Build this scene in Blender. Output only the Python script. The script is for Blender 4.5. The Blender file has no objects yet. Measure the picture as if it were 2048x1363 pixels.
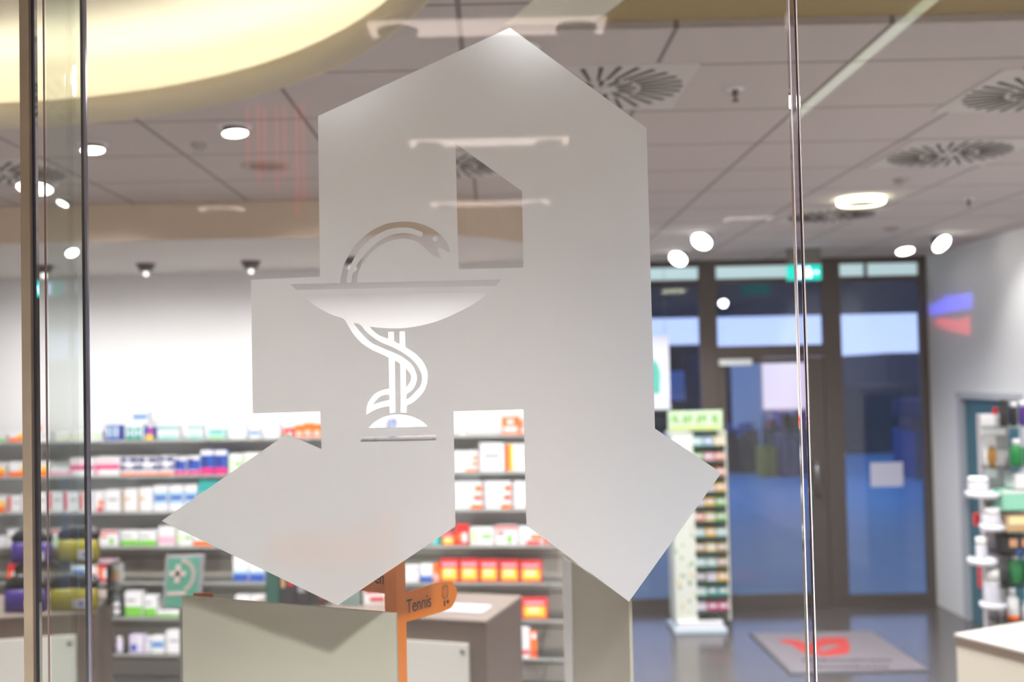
import bpy, bmesh, math, random
from mathutils import Vector, Matrix
random.seed(7)
S = bpy.context.scene
C = S.collection

# ------------------------------------------------------------------ camera
FPX, AX, AY = 2130.0, 985.0, 692.0            # focal length in pixels, optical axis in the frame
EYE = Vector((0, 0, 2.15))
TH, RO = math.radians(1.74), math.radians(1.22)
F = Vector((0, math.cos(TH), math.sin(TH)))
U0 = Vector((0, -math.sin(TH), math.cos(TH)))
R0 = Vector((1, 0, 0))
RT = R0 * math.cos(RO) - U0 * math.sin(RO)
UP = U0 * math.cos(RO) + R0 * math.sin(RO)
cam_d = bpy.data.cameras.new('camera')
cam = bpy.data.objects.new('camera', cam_d); C.objects.link(cam)
m = Matrix.Identity(4)
for i in range(3):
    m[i][0], m[i][1], m[i][2], m[i][3] = RT[i], UP[i], -F[i], EYE[i]
cam.matrix_world = m
cam_d.sensor_width = 36
cam_d.lens = 36 * FPX / 2048
cam_d.shift_x = (1024 - AX) / 2048
cam_d.shift_y = (AY - 681.5) / 2048
cam_d.dof.use_dof = True
cam_d.dof.focus_distance = 1.31
cam_d.dof.aperture_fstop = 4.2
cam_d.clip_start = 0.01
S.camera = cam

# ------------------------------------------------------------------ world: blue dusk
def lin(c):
    return tuple((v / 12.92 if v <= 0.04045 else ((v + 0.055) / 1.055) ** 2.4) for v in [x / 255 for x in c])
W = bpy.data.worlds.new('dusk'); S.world = W; W.use_nodes = True
wn = W.node_tree.nodes; wl = W.node_tree.links
bg = wn['Background']
tc = wn.new('ShaderNodeTexCoord'); sp = wn.new('ShaderNodeSeparateXYZ'); rp = wn.new('ShaderNodeValToRGB')
wl.new(tc.outputs['Generated'], sp.inputs[0]); wl.new(sp.outputs['Z'], rp.inputs[0]); wl.new(rp.outputs[0], bg.inputs[0])
rp.color_ramp.elements[0].position = 0.0; rp.color_ramp.elements[0].color = (*lin((170, 186, 232)), 1)
rp.color_ramp.elements[1].position = 0.5; rp.color_ramp.elements[1].color = (*lin((50, 116, 188)), 1)
bg.inputs[1].default_value = .9

# ------------------------------------------------------------------ render look
S.view_settings.view_transform = 'Standard'
S.view_settings.look = 'None'
S.view_settings.exposure = 1.14
S.view_settings.gamma = 1
S.view_settings.use_curve_mapping = False
cy = S.cycles
cy.use_denoising = True
cy.max_bounces = 8; cy.diffuse_bounces = 4; cy.glossy_bounces = 4; cy.transmission_bounces = 6
cy.transparent_max_bounces = 24
cy.caustics_reflective = False; cy.caustics_refractive = False
cy.sample_clamp_indirect = 4.0

# ------------------------------------------------------------------ lights of the room
def spot(loc, power, size=150, blend=0.7, col=(1, .965, .93), target=None, r=0.05):
    l = bpy.data.lights.new('spot_lamp', 'SPOT'); l.energy = power; l.spot_size = math.radians(size)
    l.spot_blend = blend; l.color = col; l.shadow_soft_size = r
    o = bpy.data.objects.new('spot_lamp', l); C.objects.link(o); o.location = loc
    d = (Vector(target) - Vector(loc)) if target else Vector((0, 0, -1))
    o.rotation_euler = d.to_track_quat('-Z', 'Y').to_euler()
    return o
def area(loc, power, sx, sy, col=(1, .95, .9), rot=(0, 0, 0)):
    l = bpy.data.lights.new('area_lamp', 'AREA'); l.energy = power; l.shape = 'RECTANGLE'; l.size = sx; l.size_y = sy; l.color = col
    o = bpy.data.objects.new('area_lamp', l); C.objects.link(o); o.location = loc; o.rotation_euler = rot
    return o
K = 1.0
# shelf wall washers under the soffit
for X in (-3.5, -2.55, -1.6, -0.75, 0.05):
    spot((X, 6.5 - .1 * X, 2.9), 22 * K, 128, .9, (1, .975, .95), (X, 7.6 - .12 * X, .95), .06)
# general downlights over the sales floor
for p in ((-3.2, 4.9), (-2.0, 4.9), (-1.0, 4.5), (0.3, 4.6), (0.9, 5.6)):
    spot((p[0], p[1], 3.12), 85 * K, 140, .7)
for X in (-3.4, -2.2, -1.0):  # extra spots added to lighten the shelf rows from the front
    spot((X, 4.95, 3.1), 48 * K, 80, .8, (1, .97, .94), (X + .1, 7.6, .75), .06)
spot((.4, 4.6, 3.1), 48 * K, 70, .8, (1, .97, .94), (.0, 7.5, .75), .06)  # further added spot for the right end of the shelves
for p in ((2.5, 6.3), (2.3, 8.1), (1.4, 8.6)):
    spot((p[0], p[1], 3.12), 62 * K, 140, .7, (.97, .98, 1))
spot((3.3, 7.9, 3.1), 14 * K, 110, .8, (1, .98, .95), (4.1, 7.6, 1.9))
spot((2.2, 3.6, 3.12), 120 * K, 140, .7)
spot((3.2, 5.0, 3.12), 48 * K, 140, .7, (1, .97, .93), (3.6, 6.0, 1.2))
# cove of the round ceiling recess
CVX, CVY = -2.1, 2.2
# two lamps close behind the emblem
spot((.12, 3.28, 3.1), 1.3 * K, 150, .6, (.96, .98, 1), (.05, 2.6, 1.8), .05)
spot((-.48, 3.95, 3.1), .9 * K, 150, .6, (.97, .98, 1), (-.4, 3.0, 1.8), .05)
# mall corridor in front of the window
for p in ((-2.4, -0.6), (0.3, -1.2), (2.6, -0.6), (-1.5, -3.6), (1.5, -3.6)):
    spot((p[0], p[1], 3.13), 460 * K, 150, .6, (.93, .96, 1))

# ------------------------------------------------------------------ helpers
def ray(px, py):
    return F * FPX + RT * (px - AX) - UP * (py - AY)
def at(px, py, Y):
    d = ray(px, py); return EYE + d * (Y / d.y)
def atz(px, py, z):
    d = ray(px, py); return EYE + d * ((z - EYE.z) / d.z)
KS = 0.12
def shelfY(X): return 7.37 - KS * X
def atshelf(px, py):
    d = ray(px, py); t = 7.37 / (d.y + KS * d.x); return EYE + d * t

MATS = {}
def mat(name, col, rough=.6, metal=0, emit=0, spec=.5, noise=0, nscale=8, bump=0, bscale=60, ecol=None):
    if name in MATS: return MATS[name]
    M = bpy.data.materials.new(name); M.use_nodes = True; MATS[name] = M
    n = M.node_tree.nodes; l = M.node_tree.links; b = n['Principled BSDF']
    c = lin(col)
    b.inputs['Base Color'].default_value = (*c, 1); b.inputs['Roughness'].default_value = rough
    b.inputs['Metallic'].default_value = metal; b.inputs['Specular IOR Level'].default_value = spec
    M.diffuse_color = (*c, 1)
    if emit:
        b.inputs['Emission Color'].default_value = (*(lin(ecol) if ecol else c), 1); b.inputs['Emission Strength'].default_value = emit
    if noise:
        t = n.new('ShaderNodeTexCoord'); nz = n.new('ShaderNodeTexNoise'); nz.inputs['Scale'].default_value = nscale
        nz.inputs['Detail'].default_value = 4
        mx = n.new('ShaderNodeMix'); mx.data_type = 'RGBA'
        l.new(t.outputs['Object'], nz.inputs[0]); l.new(nz.outputs[0], mx.inputs[0])
        mx.inputs[6].default_value = (*[v * (1 - noise) for v in c], 1); mx.inputs[7].default_value = (*[min(1, v * (1 + noise)) for v in c], 1)
        l.new(mx.outputs[2], b.inputs['Base Color'])
    if bump:
        t = n.new('ShaderNodeTexCoord'); nz = n.new('ShaderNodeTexNoise'); nz.inputs['Scale'].default_value = bscale
        bp = n.new('ShaderNodeBump'); bp.inputs['Strength'].default_value = bump; bp.inputs['Distance'].default_value = .005
        l.new(t.outputs['Object'], nz.inputs[0]); l.new(nz.outputs[0], bp.inputs['Height']); l.new(bp.outputs[0], b.inputs['Normal'])
    return M
def glassmat(name, tint, ior=1.45, boost=1.0, rough=0.0):
    M = bpy.data.materials.new(name); M.use_nodes = True; n = M.node_tree.nodes; l = M.node_tree.links
    n.clear(); o = n.new('ShaderNodeOutputMaterial'); mx = n.new('ShaderNodeMixShader')
    t = n.new('ShaderNodeBsdfTransparent'); g = n.new('ShaderNodeBsdfGlossy'); fr = n.new('ShaderNodeFresnel')
    t.inputs[0].default_value = (*tint, 1); g.inputs['Roughness'].default_value = rough; fr.inputs[0].default_value = ior
    mu = n.new('ShaderNodeMath'); mu.operation = 'MULTIPLY'; mu.inputs[1].default_value = boost
    l.new(fr.outputs[0], mu.inputs[0]); l.new(mu.outputs[0], mx.inputs[0]); l.new(t.outputs[0], mx.inputs[1]); l.new(g.outputs[0], mx.inputs[2])
    l.new(mx.outputs[0], o.inputs[0]); return M
G_clear = glassmat('clear_glass', (.985, .99, .985))
G_green = glassmat('green_glass', (.93, .965, .95), 1.45, .18)
G_shelf = glassmat('shelf_glass', (.91, .95, .94))
G_back = glassmat('entrance_glass', (.93, .95, .97), 1.5, 1.1)

class MB:
    """collects shapes, each with a material, into ONE mesh"""
    def __init__(s): s.bm = bmesh.new(); s.ms = []
    def mi(s, M):
        if M not in s.ms: s.ms.append(M)
        return s.ms.index(M)
    def box(s, x0, y0, z0, x1, y1, z1, M, bev=0, rz=0, piv=None):
        r = bmesh.ops.create_cube(s.bm, size=1)
        c = Vector(((x0 + x1) / 2, (y0 + y1) / 2, (z0 + z1) / 2)); d = (abs(x1 - x0), abs(y1 - y0), abs(z1 - z0))
        for v in r['verts']:
            v.co = Vector((v.co.x * d[0], v.co.y * d[1], v.co.z * d[2])) + c
        fs = set(f for v in r['verts'] for f in v.link_faces)
        k = s.mi(M)
        for f in fs: f.material_index = k
        vs = r['verts']
        if bev:
            es = list(set(e for v in vs for e in v.link_edges))
            q = bmesh.ops.bevel(s.bm, geom=es, offset=bev, segments=2, affect='EDGES', profile=.6)
            for f in q['faces']: f.material_index = k
            vs = list(set(v for f in q['faces'] for v in f.verts) | set(v for v in vs if v.is_valid))
        if rz:
            bmesh.ops.rotate(s.bm, verts=vs, cent=piv or c, matrix=Matrix.Rotation(rz, 3, 'Z'))
        return s
    def lathe(s, prof, M, c=(0, 0, 0), n=24, axis=None):
        """prof: (radius, height) list; capped where the radius is 0"""
        k = s.mi(M); c = Vector(c); q = Vector((0, 0, 1)).rotation_difference(Vector(axis)) if axis else None
        rings = []
        for r, h in prof:
            ring = []
            if r < 1e-6:
                p = Vector((0, 0, h)); p = q @ p if q else p; ring = [s.bm.verts.new(p + c)]
            else:
                for i in range(n):
                    a = 2 * math.pi * i / n; p = Vector((r * math.cos(a), r * math.sin(a), h)); p = q @ p if q else p
                    ring.append(s.bm.verts.new(p + c))
            rings.append(ring)
        for a, b in zip(rings, rings[1:]):
            for i in range(n):
                j = (i + 1) % n
                vs = [a[i] if len(a) > 1 else a[0], a[j] if len(a) > 1 else a[0], b[j] if len(b) > 1 else b[0], b[i] if len(b) > 1 else b[0]]
                u = []
                for v in vs:
                    if v not in u: u.append(v)
                if len(u) > 2:
                    try: f = s.bm.faces.new(u); f.material_index = k; f.smooth = True
                    except ValueError: pass
        return s
    def cyl(s, c, r, h, M, n=20, r2=None, axis=None):
        return s.lathe([(0, 0), (r, 0), (r if r2 is None else r2, h), (0, h)], M, c, n, axis)
    def prism(s, pts, z0, z1, M, Mside=None):
        """pts in xy; extruded from z0 to z1"""
        k = s.mi(M); k2 = s.mi(Mside or M)
        a = [s.bm.verts.new((p[0], p[1], z0)) for p in pts]; b = [s.bm.verts.new((p[0], p[1], z1)) for p in pts]
        f = s.bm.faces.new(a[::-1]); f.material_index = k; f = s.bm.faces.new(b); f.material_index = k
        for i in range(len(a)):
            j = (i + 1) % len(a); f = s.bm.faces.new((a[i], a[j], b[j], b[i])); f.material_index = k2
        return s
    def done(s, name, parent=None, loc=None, rz=0):
        me = bpy.data.meshes.new(name); bmesh.ops.recalc_face_normals(s.bm, faces=s.bm.faces); s.bm.to_mesh(me); s.bm.free()
        for M in s.ms: me.materials.append(M)
        o = bpy.data.objects.new(name, me); C.objects.link(o)
        if parent: o.parent = parent
        if loc is not None: o.location = loc
        if rz: o.rotation_euler.z = rz
        return o
def tag(o, label=None, cat=None, group=None, kind=None):
    if label: o['label'] = label
    if cat: o['category'] = cat
    if group: o['group'] = group
    if kind: o['kind'] = kind
    return o
def struct(o, label=None, cat=None):
    return tag(o, label, cat, kind='structure')
def empty(name, loc=(0, 0, 0), rz=0):
    o = bpy.data.objects.new(name, None); C.objects.link(o); o.location = loc; o.rotation_euler.z = rz; o.empty_display_size = .05; return o
def copy_tree(o, parent=None):
    c = o.copy(); C.objects.link(c); c.parent = parent
    for ch in list(o.children): copy_tree(ch, c)
    return c
def curve_fill(name, loops, M, ext=0.0, mw=None):
    """even-odd filled flat shape from closed 2D loops -> mesh"""
    cu = bpy.data.curves.new(name + '_c', 'CURVE'); cu.dimensions = '2D'; cu.fill_mode = 'BOTH'; cu.extrude = ext
    for lp in loops:
        s_ = cu.splines.new('POLY'); s_.points.add(len(lp) - 1)
        for p, q in zip(s_.points, lp): p.co = (q[0], q[1], 0, 1)
        s_.use_cyclic_u = True
    t = bpy.data.objects.new(name + '_t', cu)
    me = bpy.data.meshes.new_from_object(t); bpy.data.objects.remove(t); bpy.data.curves.remove(cu)
    me.name = name; me.materials.clear(); me.materials.append(M)
    o = bpy.data.objects.new(name, me); C.objects.link(o)
    if mw is not None: o.matrix_world = mw
    return o
def text_mesh(name, txt, size, M, parent=None, ext=.0003, xs=1.0):
    cu = bpy.data.curves.new(name, 'FONT'); cu.body = txt; cu.size = size; cu.extrude = ext; cu.align_x = 'LEFT'
    t = bpy.data.objects.new(name + '_t', cu); me = bpy.data.meshes.new_from_object(t); bpy.data.objects.remove(t)
    for v in me.vertices: v.co.x *= xs
    me.materials.clear(); me.materials.append(M)
    o = bpy.data.objects.new(name, me); C.objects.link(o)
    if parent: o.parent = parent
    return o
def smooth(pts, thr=38, n=5):
    out = []; N = len(pts); P = [Vector(p) for p in pts]
    def corner(i):
        a = (P[i] - P[i - 1]); b = (P[(i + 1) % N] - P[i])
        return a.angle(b, 0) > math.radians(thr)
    cs = [corner(i) for i in range(N)]
    for i in range(N):
        p1, p2 = P[i], P[(i + 1) % N]; p0 = P[i - 1]; p3 = P[(i + 2) % N]
        j = (i + 1) % N
        if (cs[i] and cs[j]): out.append(tuple(p1)); continue
        d = (p2 - p1)
        m1 = (p2 - p0) * .5 if not cs[i] else d
        m2 = (p3 - p1) * .5 if not cs[j] else d
        if not cs[i]: m1 = m1.normalized() * d.length
        if not cs[j]: m2 = m2.normalized() * d.length
        for k in range(n):
            t = k / n; t2 = t * t; t3 = t2 * t
            out.append(tuple(p1 * (2 * t3 - 3 * t2 + 1) + m1 * (t3 - 2 * t2 + t) + p2 * (-2 * t3 + 3 * t2) + m2 * (t3 - t2)))
    return out

# ------------------------------------------------------------------ materials
white = mat('white_paint', (236, 236, 238), .55, noise=.02)
white_plastic = mat('white_plastic', (240, 240, 244), .35)
ceil_m = mat('ceiling_plaster', (205, 196, 192), .9, noise=.03)
beige = mat('recess_rim_paint', (222, 210, 186), .8)
fascia = mat('soffit_fascia_brown', (214, 196, 174), .8)
frame_m = mat('dark_bronze_aluminium', (84, 74, 68), .45, .3)
steel = mat('brushed_steel', (116, 102, 84), .45, .25, noise=.25, nscale=14)
gasket = mat('black_gasket', (18, 18, 34), .5)
wood = mat('grey_brown_wood', (94, 78, 68), .5, noise=.16, nscale=5)
wood_top = mat('counter_laminate', (124, 112, 105), .4, noise=.08, nscale=6)
cream = mat('cream_board', (172, 168, 150), .55, noise=.03, nscale=3)
orange = mat('orange_lacquer', (236, 128, 2), .45)
ink = mat('dark_brown_ink', (58, 34, 20), .6)
black = mat('black_plastic', (22, 22, 26), .4)
teal_door = mat('teal_door_paint', (62, 112, 128), .5)
lamp_on = mat('lamp_disc_lit', (255, 250, 240), .5, emit=8)
lamp_warm = mat('ring_light_lit', (252, 252, 215), .5, emit=3.5)
chrome = mat('satin_chrome', (150, 150, 152), .3, .9)
lampbody = mat('lamp_housing_grey', (120, 116, 112), .4, .5)

# ================================================================== SETTING
H = 3.2
def tile_mat():
    M = bpy.data.materials.new('ceiling_tiles'); M.use_nodes = True; n = M.node_tree.nodes; l = M.node_tree.links; b = n['Principled BSDF']
    b.inputs['Roughness'].default_value = .9
    t = n.new('ShaderNodeTexCoord'); s = n.new('ShaderNodeSeparateXYZ'); l.new(t.outputs['Object'], s.inputs[0])
    fac = []
    for ax, off, per in (('X', 1.233, .655), ('Y', 3.585, .6265)):
        a = n.new('ShaderNodeMath'); a.operation = 'SUBTRACT'; l.new(s.outputs[ax], a.inputs[0]); a.inputs[1].default_value = off - 20 * per
        d = n.new('ShaderNodeMath'); d.operation = 'DIVIDE'; l.new(a.outputs[0], d.inputs[0]); d.inputs[1].default_value = per
        f = n.new('ShaderNodeMath'); f.operation = 'PINGPONG'; l.new(d.outputs[0], f.inputs[0]); f.inputs[1].default_value = .5
        g = n.new('ShaderNodeMath'); g.operation = 'LESS_THAN'; l.new(f.outputs[0], g.inputs[0]); g.inputs[1].default_value = .013
        fac.append(g)
    y = n.new('ShaderNodeMath'); y.operation = 'GREATER_THAN'; l.new(s.outputs['Y'], y.inputs[0]); y.inputs[1].default_value = 3.3
    dx = n.new('ShaderNodeVectorMath'); dx.operation = 'DISTANCE'; dx.inputs[1].default_value = (CVX, CVY, H); l.new(t.outputs['Object'], dx.inputs[0])
    r = n.new('ShaderNodeMath'); r.operation = 'GREATER_THAN'; l.new(dx.outputs['Value'], r.inputs[0]); r.inputs[1].default_value = 2.35
    mxm = n.new('ShaderNodeMath'); mxm.operation = 'MAXIMUM'; l.new(fac[0].outputs[0], mxm.inputs[0]); l.new(fac[1].outputs[0], mxm.inputs[1])
    m1 = n.new('ShaderNodeMath'); m1.operation = 'MULTIPLY'; l.new(mxm.outputs[0], m1.inputs[0]); l.new(r.outputs[0], m1.inputs[1])
    nz = n.new('ShaderNodeTexNoise'); nz.inputs['Scale'].default_value = 90; l.new(t.outputs['Object'], nz.inputs[0])
    c1 = n.new('ShaderNodeMix'); c1.data_type = 'RGBA'; l.new(nz.outputs[0], c1.inputs[0])
    c1.inputs[6].default_value = (*lin((202, 192, 190)), 1); c1.inputs[7].default_value = (*lin((210, 200, 198)), 1)
    c2 = n.new('ShaderNodeMix'); c2.data_type = 'RGBA'; l.new(m1.outputs[0], c2.inputs[0]); l.new(c1.outputs[2], c2.inputs[6])
    c2.inputs[7].default_value = (*lin((142, 132, 128)), 1)
    l.new(c2.outputs[2], b.inputs['Base Color'])
    return M
ceil_tiles = tile_mat()
def arc(cx, cy, r, a0, a1, n):
    return [(cx + r * math.cos(math.radians(a0 + (a1 - a0) * i / n)), cy + r * math.sin(math.radians(a0 + (a1 - a0) * i / n))) for i in range(n + 1)]
YG = 1.30                       # plane of the shop window
XR = 4.02                       # right wall
YB = 9.85                       # entrance glazing
XL = -5.2
a_top = math.degrees(math.asin(1.0 / 2.35)); a_bot = math.degrees(math.asin((YG + .03 - CVY) / 2.35))
edge = arc(CVX, CVY, 2.35, a_top, a_bot, 40)
outer = [(XL, YB + .05), (XR + .2, YB + .05), (XR + .2, 3.2)] + edge + [(XL, YG + .03)]
hole = arc(CVX, CVY, 2.07, 0, 360, 120)[:-1]
c_ = curve_fill('ceiling', [outer, hole], ceil_tiles, ext=.0125, mw=Matrix.Translation((0, 0, H + .0125)))
# the texture is laid in the object's own plan coordinates
struct(c_, 'grey tiled ceiling of the shop with a round recess', 'ceiling')
# plaster strip along the window, slightly higher
strip = [(XR + .2, YG + .03), (XR + .2, 3.2)] + edge
olive = mat('olive_brown_plaster', (168, 148, 98), .8, noise=.03)
mb = MB(); mb.prism([(p[0], p[1]) for p in strip], H + .024, H + .06, olive)
struct(mb.done('ceiling'), 'olive brown plaster strip of ceiling along the shop window', 'ceiling')
# round recess: rim, dome, light strip behind the rim
dome_m = mat('recess_dome_plaster', (246, 241, 222), .9)
mb = MB()
mb.lathe([(2.10, H + .03), (2.10, H + .1), (2.055, H + .1), (2.055, H - .003), (2.075, H - .003)], beige, (CVX, CVY, 0), 96)
rim = struct(mb.done('trim_1'), 'beige rim around the round ceiling recess', 'trim')
mb = MB(); mb.lathe([(2.13, H + .018), (2.62, H + .018), (2.62, H + .3), (2.5, H + .38), (0, H + .38)], dome_m, (CVX, CVY, 0), 96)
struct(mb.done('ceiling'), 'pale yellow lit dome inside the round recess', 'ceiling')
led = mat('warm_led_strip', (255, 250, 234), .5, emit=7.5)
mb = MB(); mb.lathe([(2.14, H + .04), (2.17, H + .04), (2.17, H + .056), (2.14, H + .056), (2.14, H + .04)], led, (CVX, CVY, 0), 96)
mb.done('light_strip', rim)
# dropped soffit in front of the shelf wall
pts = [(XL, 6.1), (-.45, 6.1)] + [(-.45 + .95 * math.sin(t), 6.1 + 1.75 * (1 - math.cos(t))) for t in [math.pi / 2 * i / 14 for i in range(1, 15)]] + [(.5, 7.95), (XL, 8.55)]
mb = MB(); mb.prism(pts, H - .215, H - .001, mat('soffit_underside', (232, 226, 222), .85), fascia)
struct(mb.done('ceiling'), 'dropped ceiling with brown face above the medicine shelves', 'ceiling')
# floor
floor_m = mat('dark_floor_tiles', (82, 76, 75), .2, noise=.08, nscale=3, spec=.6)
mb = MB(); mb.box(XL, YG, -.1, XR + .2, YB + .1, 0, floor_m); struct(mb.done('floor'), 'dark glossy floor of the shop', 'floor')
# walls
shelf_wall = mat('shelf_wall_white', (238, 238, 240), .6, noise=.015)
mb = MB()
x0, x1 = XL, .56
mb.prism([(x0, shelfY(x0) + .30), (x1, shelfY(x1) + .30), (x1, shelfY(x1) + .40), (x0, shelfY(x0) + .40)], .98, H, shelf_wall)
grey_slat = mat('slatted_panel_greige', (216, 207, 198), .6, noise=.05, nscale=3)
groove = mat('panel_groove_dark', (104, 95, 90), .7)
mb.prism([(x0, shelfY(x0) + .30), (x1, shelfY(x1) + .30), (x1, shelfY(x1) + .40), (x0, shelfY(x0) + .40)], 0, .98, grey_slat)
struct(mb.done('wall_shelves'), 'white wall carrying the medicine shelves, greige slatted below', 'wall')
mb = MB()
for z in (.12, .37, .62, .87):
    mb.prism([(x0, shelfY(x0) + .297), (x1, shelfY(x1) + .297), (x1, shelfY(x1) + .3), (x0, shelfY(x0) + .3)], z, z + .012, groove)
struct(mb.done('trim_2'), 'dark grooves across the slatted wall panels', 'trim')
mb = MB(); mb.box(.56, shelfY(.56) - .02, 0, .64, YB, H, white); struct(mb.done('wall_return'), 'white end of the shelf wall beside the entrance', 'wall')
mb = MB(); mb.box(XL - .1, YG, 0, XL, 8.6, H, white); struct(mb.done('wall_left'), 'white left wall of the shop', 'wall')
# right wall with door opening  (Y 8.05 .. 9.28)
DY0, DY1, DZ = 8.12, 9.22, 1.93
mb = MB()
mb.box(XR, YG + .03, 0, XR + .2, DY0, H, white); mb.box(XR, DY1, 0, XR + .2, YB + .1, H, white); mb.box(XR, DY0, DZ, XR + .2, DY1, H, white)
struct(mb.done('wall_right'), 'white right wall of the shop with a door opening', 'wall')
root = empty('door_1', (XR + .03, DY0, 0)); struct(root, 'teal door in the right wall behind the display tower', 'door')
mb = MB(); mb.box(0, .04, 0, .045, DY1 - DY0 - .04, DZ - .03, teal_door); mb.done('door_leaf', root)
mb = MB(); w_ = DY1 - DY0
df = mat('door_frame_grey', (190, 192, 200), .5); mb.box(-.04, w_ - .05, 0, .12, w_ + .02, DZ, df); mb.box(-.04, -.02, 0, .12, .04, DZ, df); mb.box(-.05, -.02, DZ - .035, .12, w_ + .02, DZ + .02, df); mb.done('door_frame', root)
mb = MB(); mb.cyl((-.02, w_ - .14, 1.02), .011, .05, chrome, axis=(-1, 0, 0)); mb.box(-.075, w_ - .26, 1.01, -.055, w_ - .13, 1.03, chrome, .004); mb.done('door_handle', root)

# ---------------------------------------------------------------- corridor behind the camera (seen mirrored in the window)
cor_w = mat('corridor_wall_light', (176, 170, 166), .8)
mb = MB(); mb.box(-7, -7, -.1, 7, YG, 0, mat('corridor_floor', (190, 182, 176), .4, noise=.05)); struct(mb.done('floor'), 'pale floor of the mall corridor outside the shop window', 'floor')
mb = MB(); mb.box(-7, -7, H, 7, YG + .03, H + .1, mat('corridor_ceiling_paint', (150, 138, 128), .9)); struct(mb.done('ceiling'), 'ceiling of the mall corridor outside the shop window', 'ceiling')
mb = MB(); mb.box(-7, -7.1, 0, 7, -7, H, cor_w); struct(mb.done('wall_mall'), 'far wall of the mall corridor', 'wall')
mb = MB(); mb.box(-7.1, -7, 0, -7, YG, H, cor_w); struct(mb.done('wall_mall_left'), 'left wall of the mall corridor', 'wall')
mb = MB(); mb.box(7, -7, 0, 7.1, YG, H, cor_w); struct(mb.done('wall_mall_right'), 'right wall of the mall corridor', 'wall')
mb = MB(); mb.box(XR + .2, YG, 0, 7, YG + .1, H, cor_w); mb.box(-7, YG, 0, XL, YG + .1, H, cor_w); struct(mb.done('wall_front'), 'mall wall on both sides of the shop window', 'wall')
panel_lit = mat('corridor_panel_lit', (246, 226, 214), .5, emit=3.0)
panel_off = mat('corridor_lamp_ring', (150, 140, 120), .5)
def corridor_light(X, Y, w, d, label):
    r_ = empty('ceiling_light', (X, Y, H)); tag(r_, label, 'ceiling light', 'ceiling lights of the mall corridor')
    mb = MB(); mb.box(-w / 2, -d / 2, -.012, w / 2, d / 2, 0, panel_lit); mb.done('light_panel', r_)
    for sx in (-1, 1):
        mb = MB(); mb.lathe([(.0, -.014), (.035, -.014), (.06, -.022), (.062, -.013), (.062, -.012)], panel_off, (sx * (w / 2 - .085), 0, 0)); mb.done('downlight', r_)
xc = .004
corridor_light(xc, -.53, .70, .12, 'long ceiling light with two round lamps mirrored above the emblem tip')
corridor_light(xc, -2.07, .70, .10, 'ceiling light mirrored as a thin bar across the top of the frosted emblem')
corridor_light(xc, -3.72, .70, .10, 'ceiling light mirrored as a thin bar above the upper emblem opening')
corridor_light(-1.6, -3.72, .25, .10, 'small ceiling light mirrored above the snake on the brown face')
corridor_light(1.75, -4.6, .30, .12, 'small ceiling light mirrored over the entrance ceiling')
mb = MB(); mb.box(1.245, -1.8, H - .01, 1.28, -.2, H, mat('corridor_line_light', (225, 240, 215), .5, emit=2.2)); tag(mb.done('line_light'), 'slim line light mirrored as a pale diagonal at the upper right', 'ceiling light')
root = empty('light_curtain', (-.80, -1.4, H)); tag(root, 'faint red light strands mirrored left of the frosted emblem', 'string lights')
rs = mat('red_strand_lit', (255, 70, 60), .5, emit=1.6)
for i, (x, L_) in enumerate(((-.11, .22), (-.07, .30), (-.045, .26), (.0, .34), (.03, .28), (.075, .42), (.10, .36))):
    mb = MB(); mb.cyl((x, 0, -L_), .004, L_, rs, 8)
    for k in range(int(L_ / .06)): mb.lathe([(0, -.008), (.007, 0), (0, .008)], rs, (x, 0, -.04 - k * .06), 8)
    mb.done('strand', root)
neon_b = mat('neon_blue', (84, 84, 255), .5, emit=6); neon_r = mat('neon_red', (255, 70, 80), .5, emit=3.5)
root = empty('neon_sign', (4.15, -6.98, 2.62)); tag(root, 'blue and red neon sign mirrored on the upper right', 'neon sign')
mb = MB()
for i, (h0, h1) in enumerate(((.0, .10), (.0, .13), (.02, .17), (.03, .17), (.04, .18), (.05, .19))): mb.box(-.2 + i * .065, 0, h0 + .02, -.15 + i * .065, .02, h1 + .02, neon_b)
mb.done('blue_letters', root)
mb = MB()
for i, (h0, h1) in enumerate(((-.08, -.02), (-.11, -.01), (-.13, -.02), (-.15, -.03), (-.17, .0))): mb.box(-.16 + i * .065, 0, h0, -.11 + i * .065, .02, h1, neon_r)
mb.done('red_letters', root)

# ================================================================== SHOP WINDOW
def vx(px, Y, py=681): return at(px, py, Y).x
XPOST0, XPOST1 = vx(50, YG), vx(68.8, YG)
XFIN = vx(72.4, YG)
XJ = .379
def pane(name, x0, x1, label):
    mb = MB(); mb.box(x0, YG, 0, x1, YG + .008, H, G_clear); return struct(mb.done(name), label, 'window')
pane('window_1', XL, XPOST0, 'clear pane of the shop window left of the steel post')
pane('window_2', XFIN + .001, XJ - .006, 'clear pane of the shop window carrying the frosted emblem')
pane('window_3', XJ + .006, XR + .2, 'clear pane of the shop window right of the glass joint')
mb = MB(); mb.box(XPOST0, YG - .01, 0, XPOST1, YG + .009, H, steel, .001); struct(mb.done('trim_3'), 'brownish steel post at the left of the shop window', 'trim')
mb = MB(); mb.box(XPOST1, YG - .002, 0, XFIN, YG + .0085, H, gasket); struct(mb.done('trim_4'), 'black seal beside the steel post', 'trim')
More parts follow.
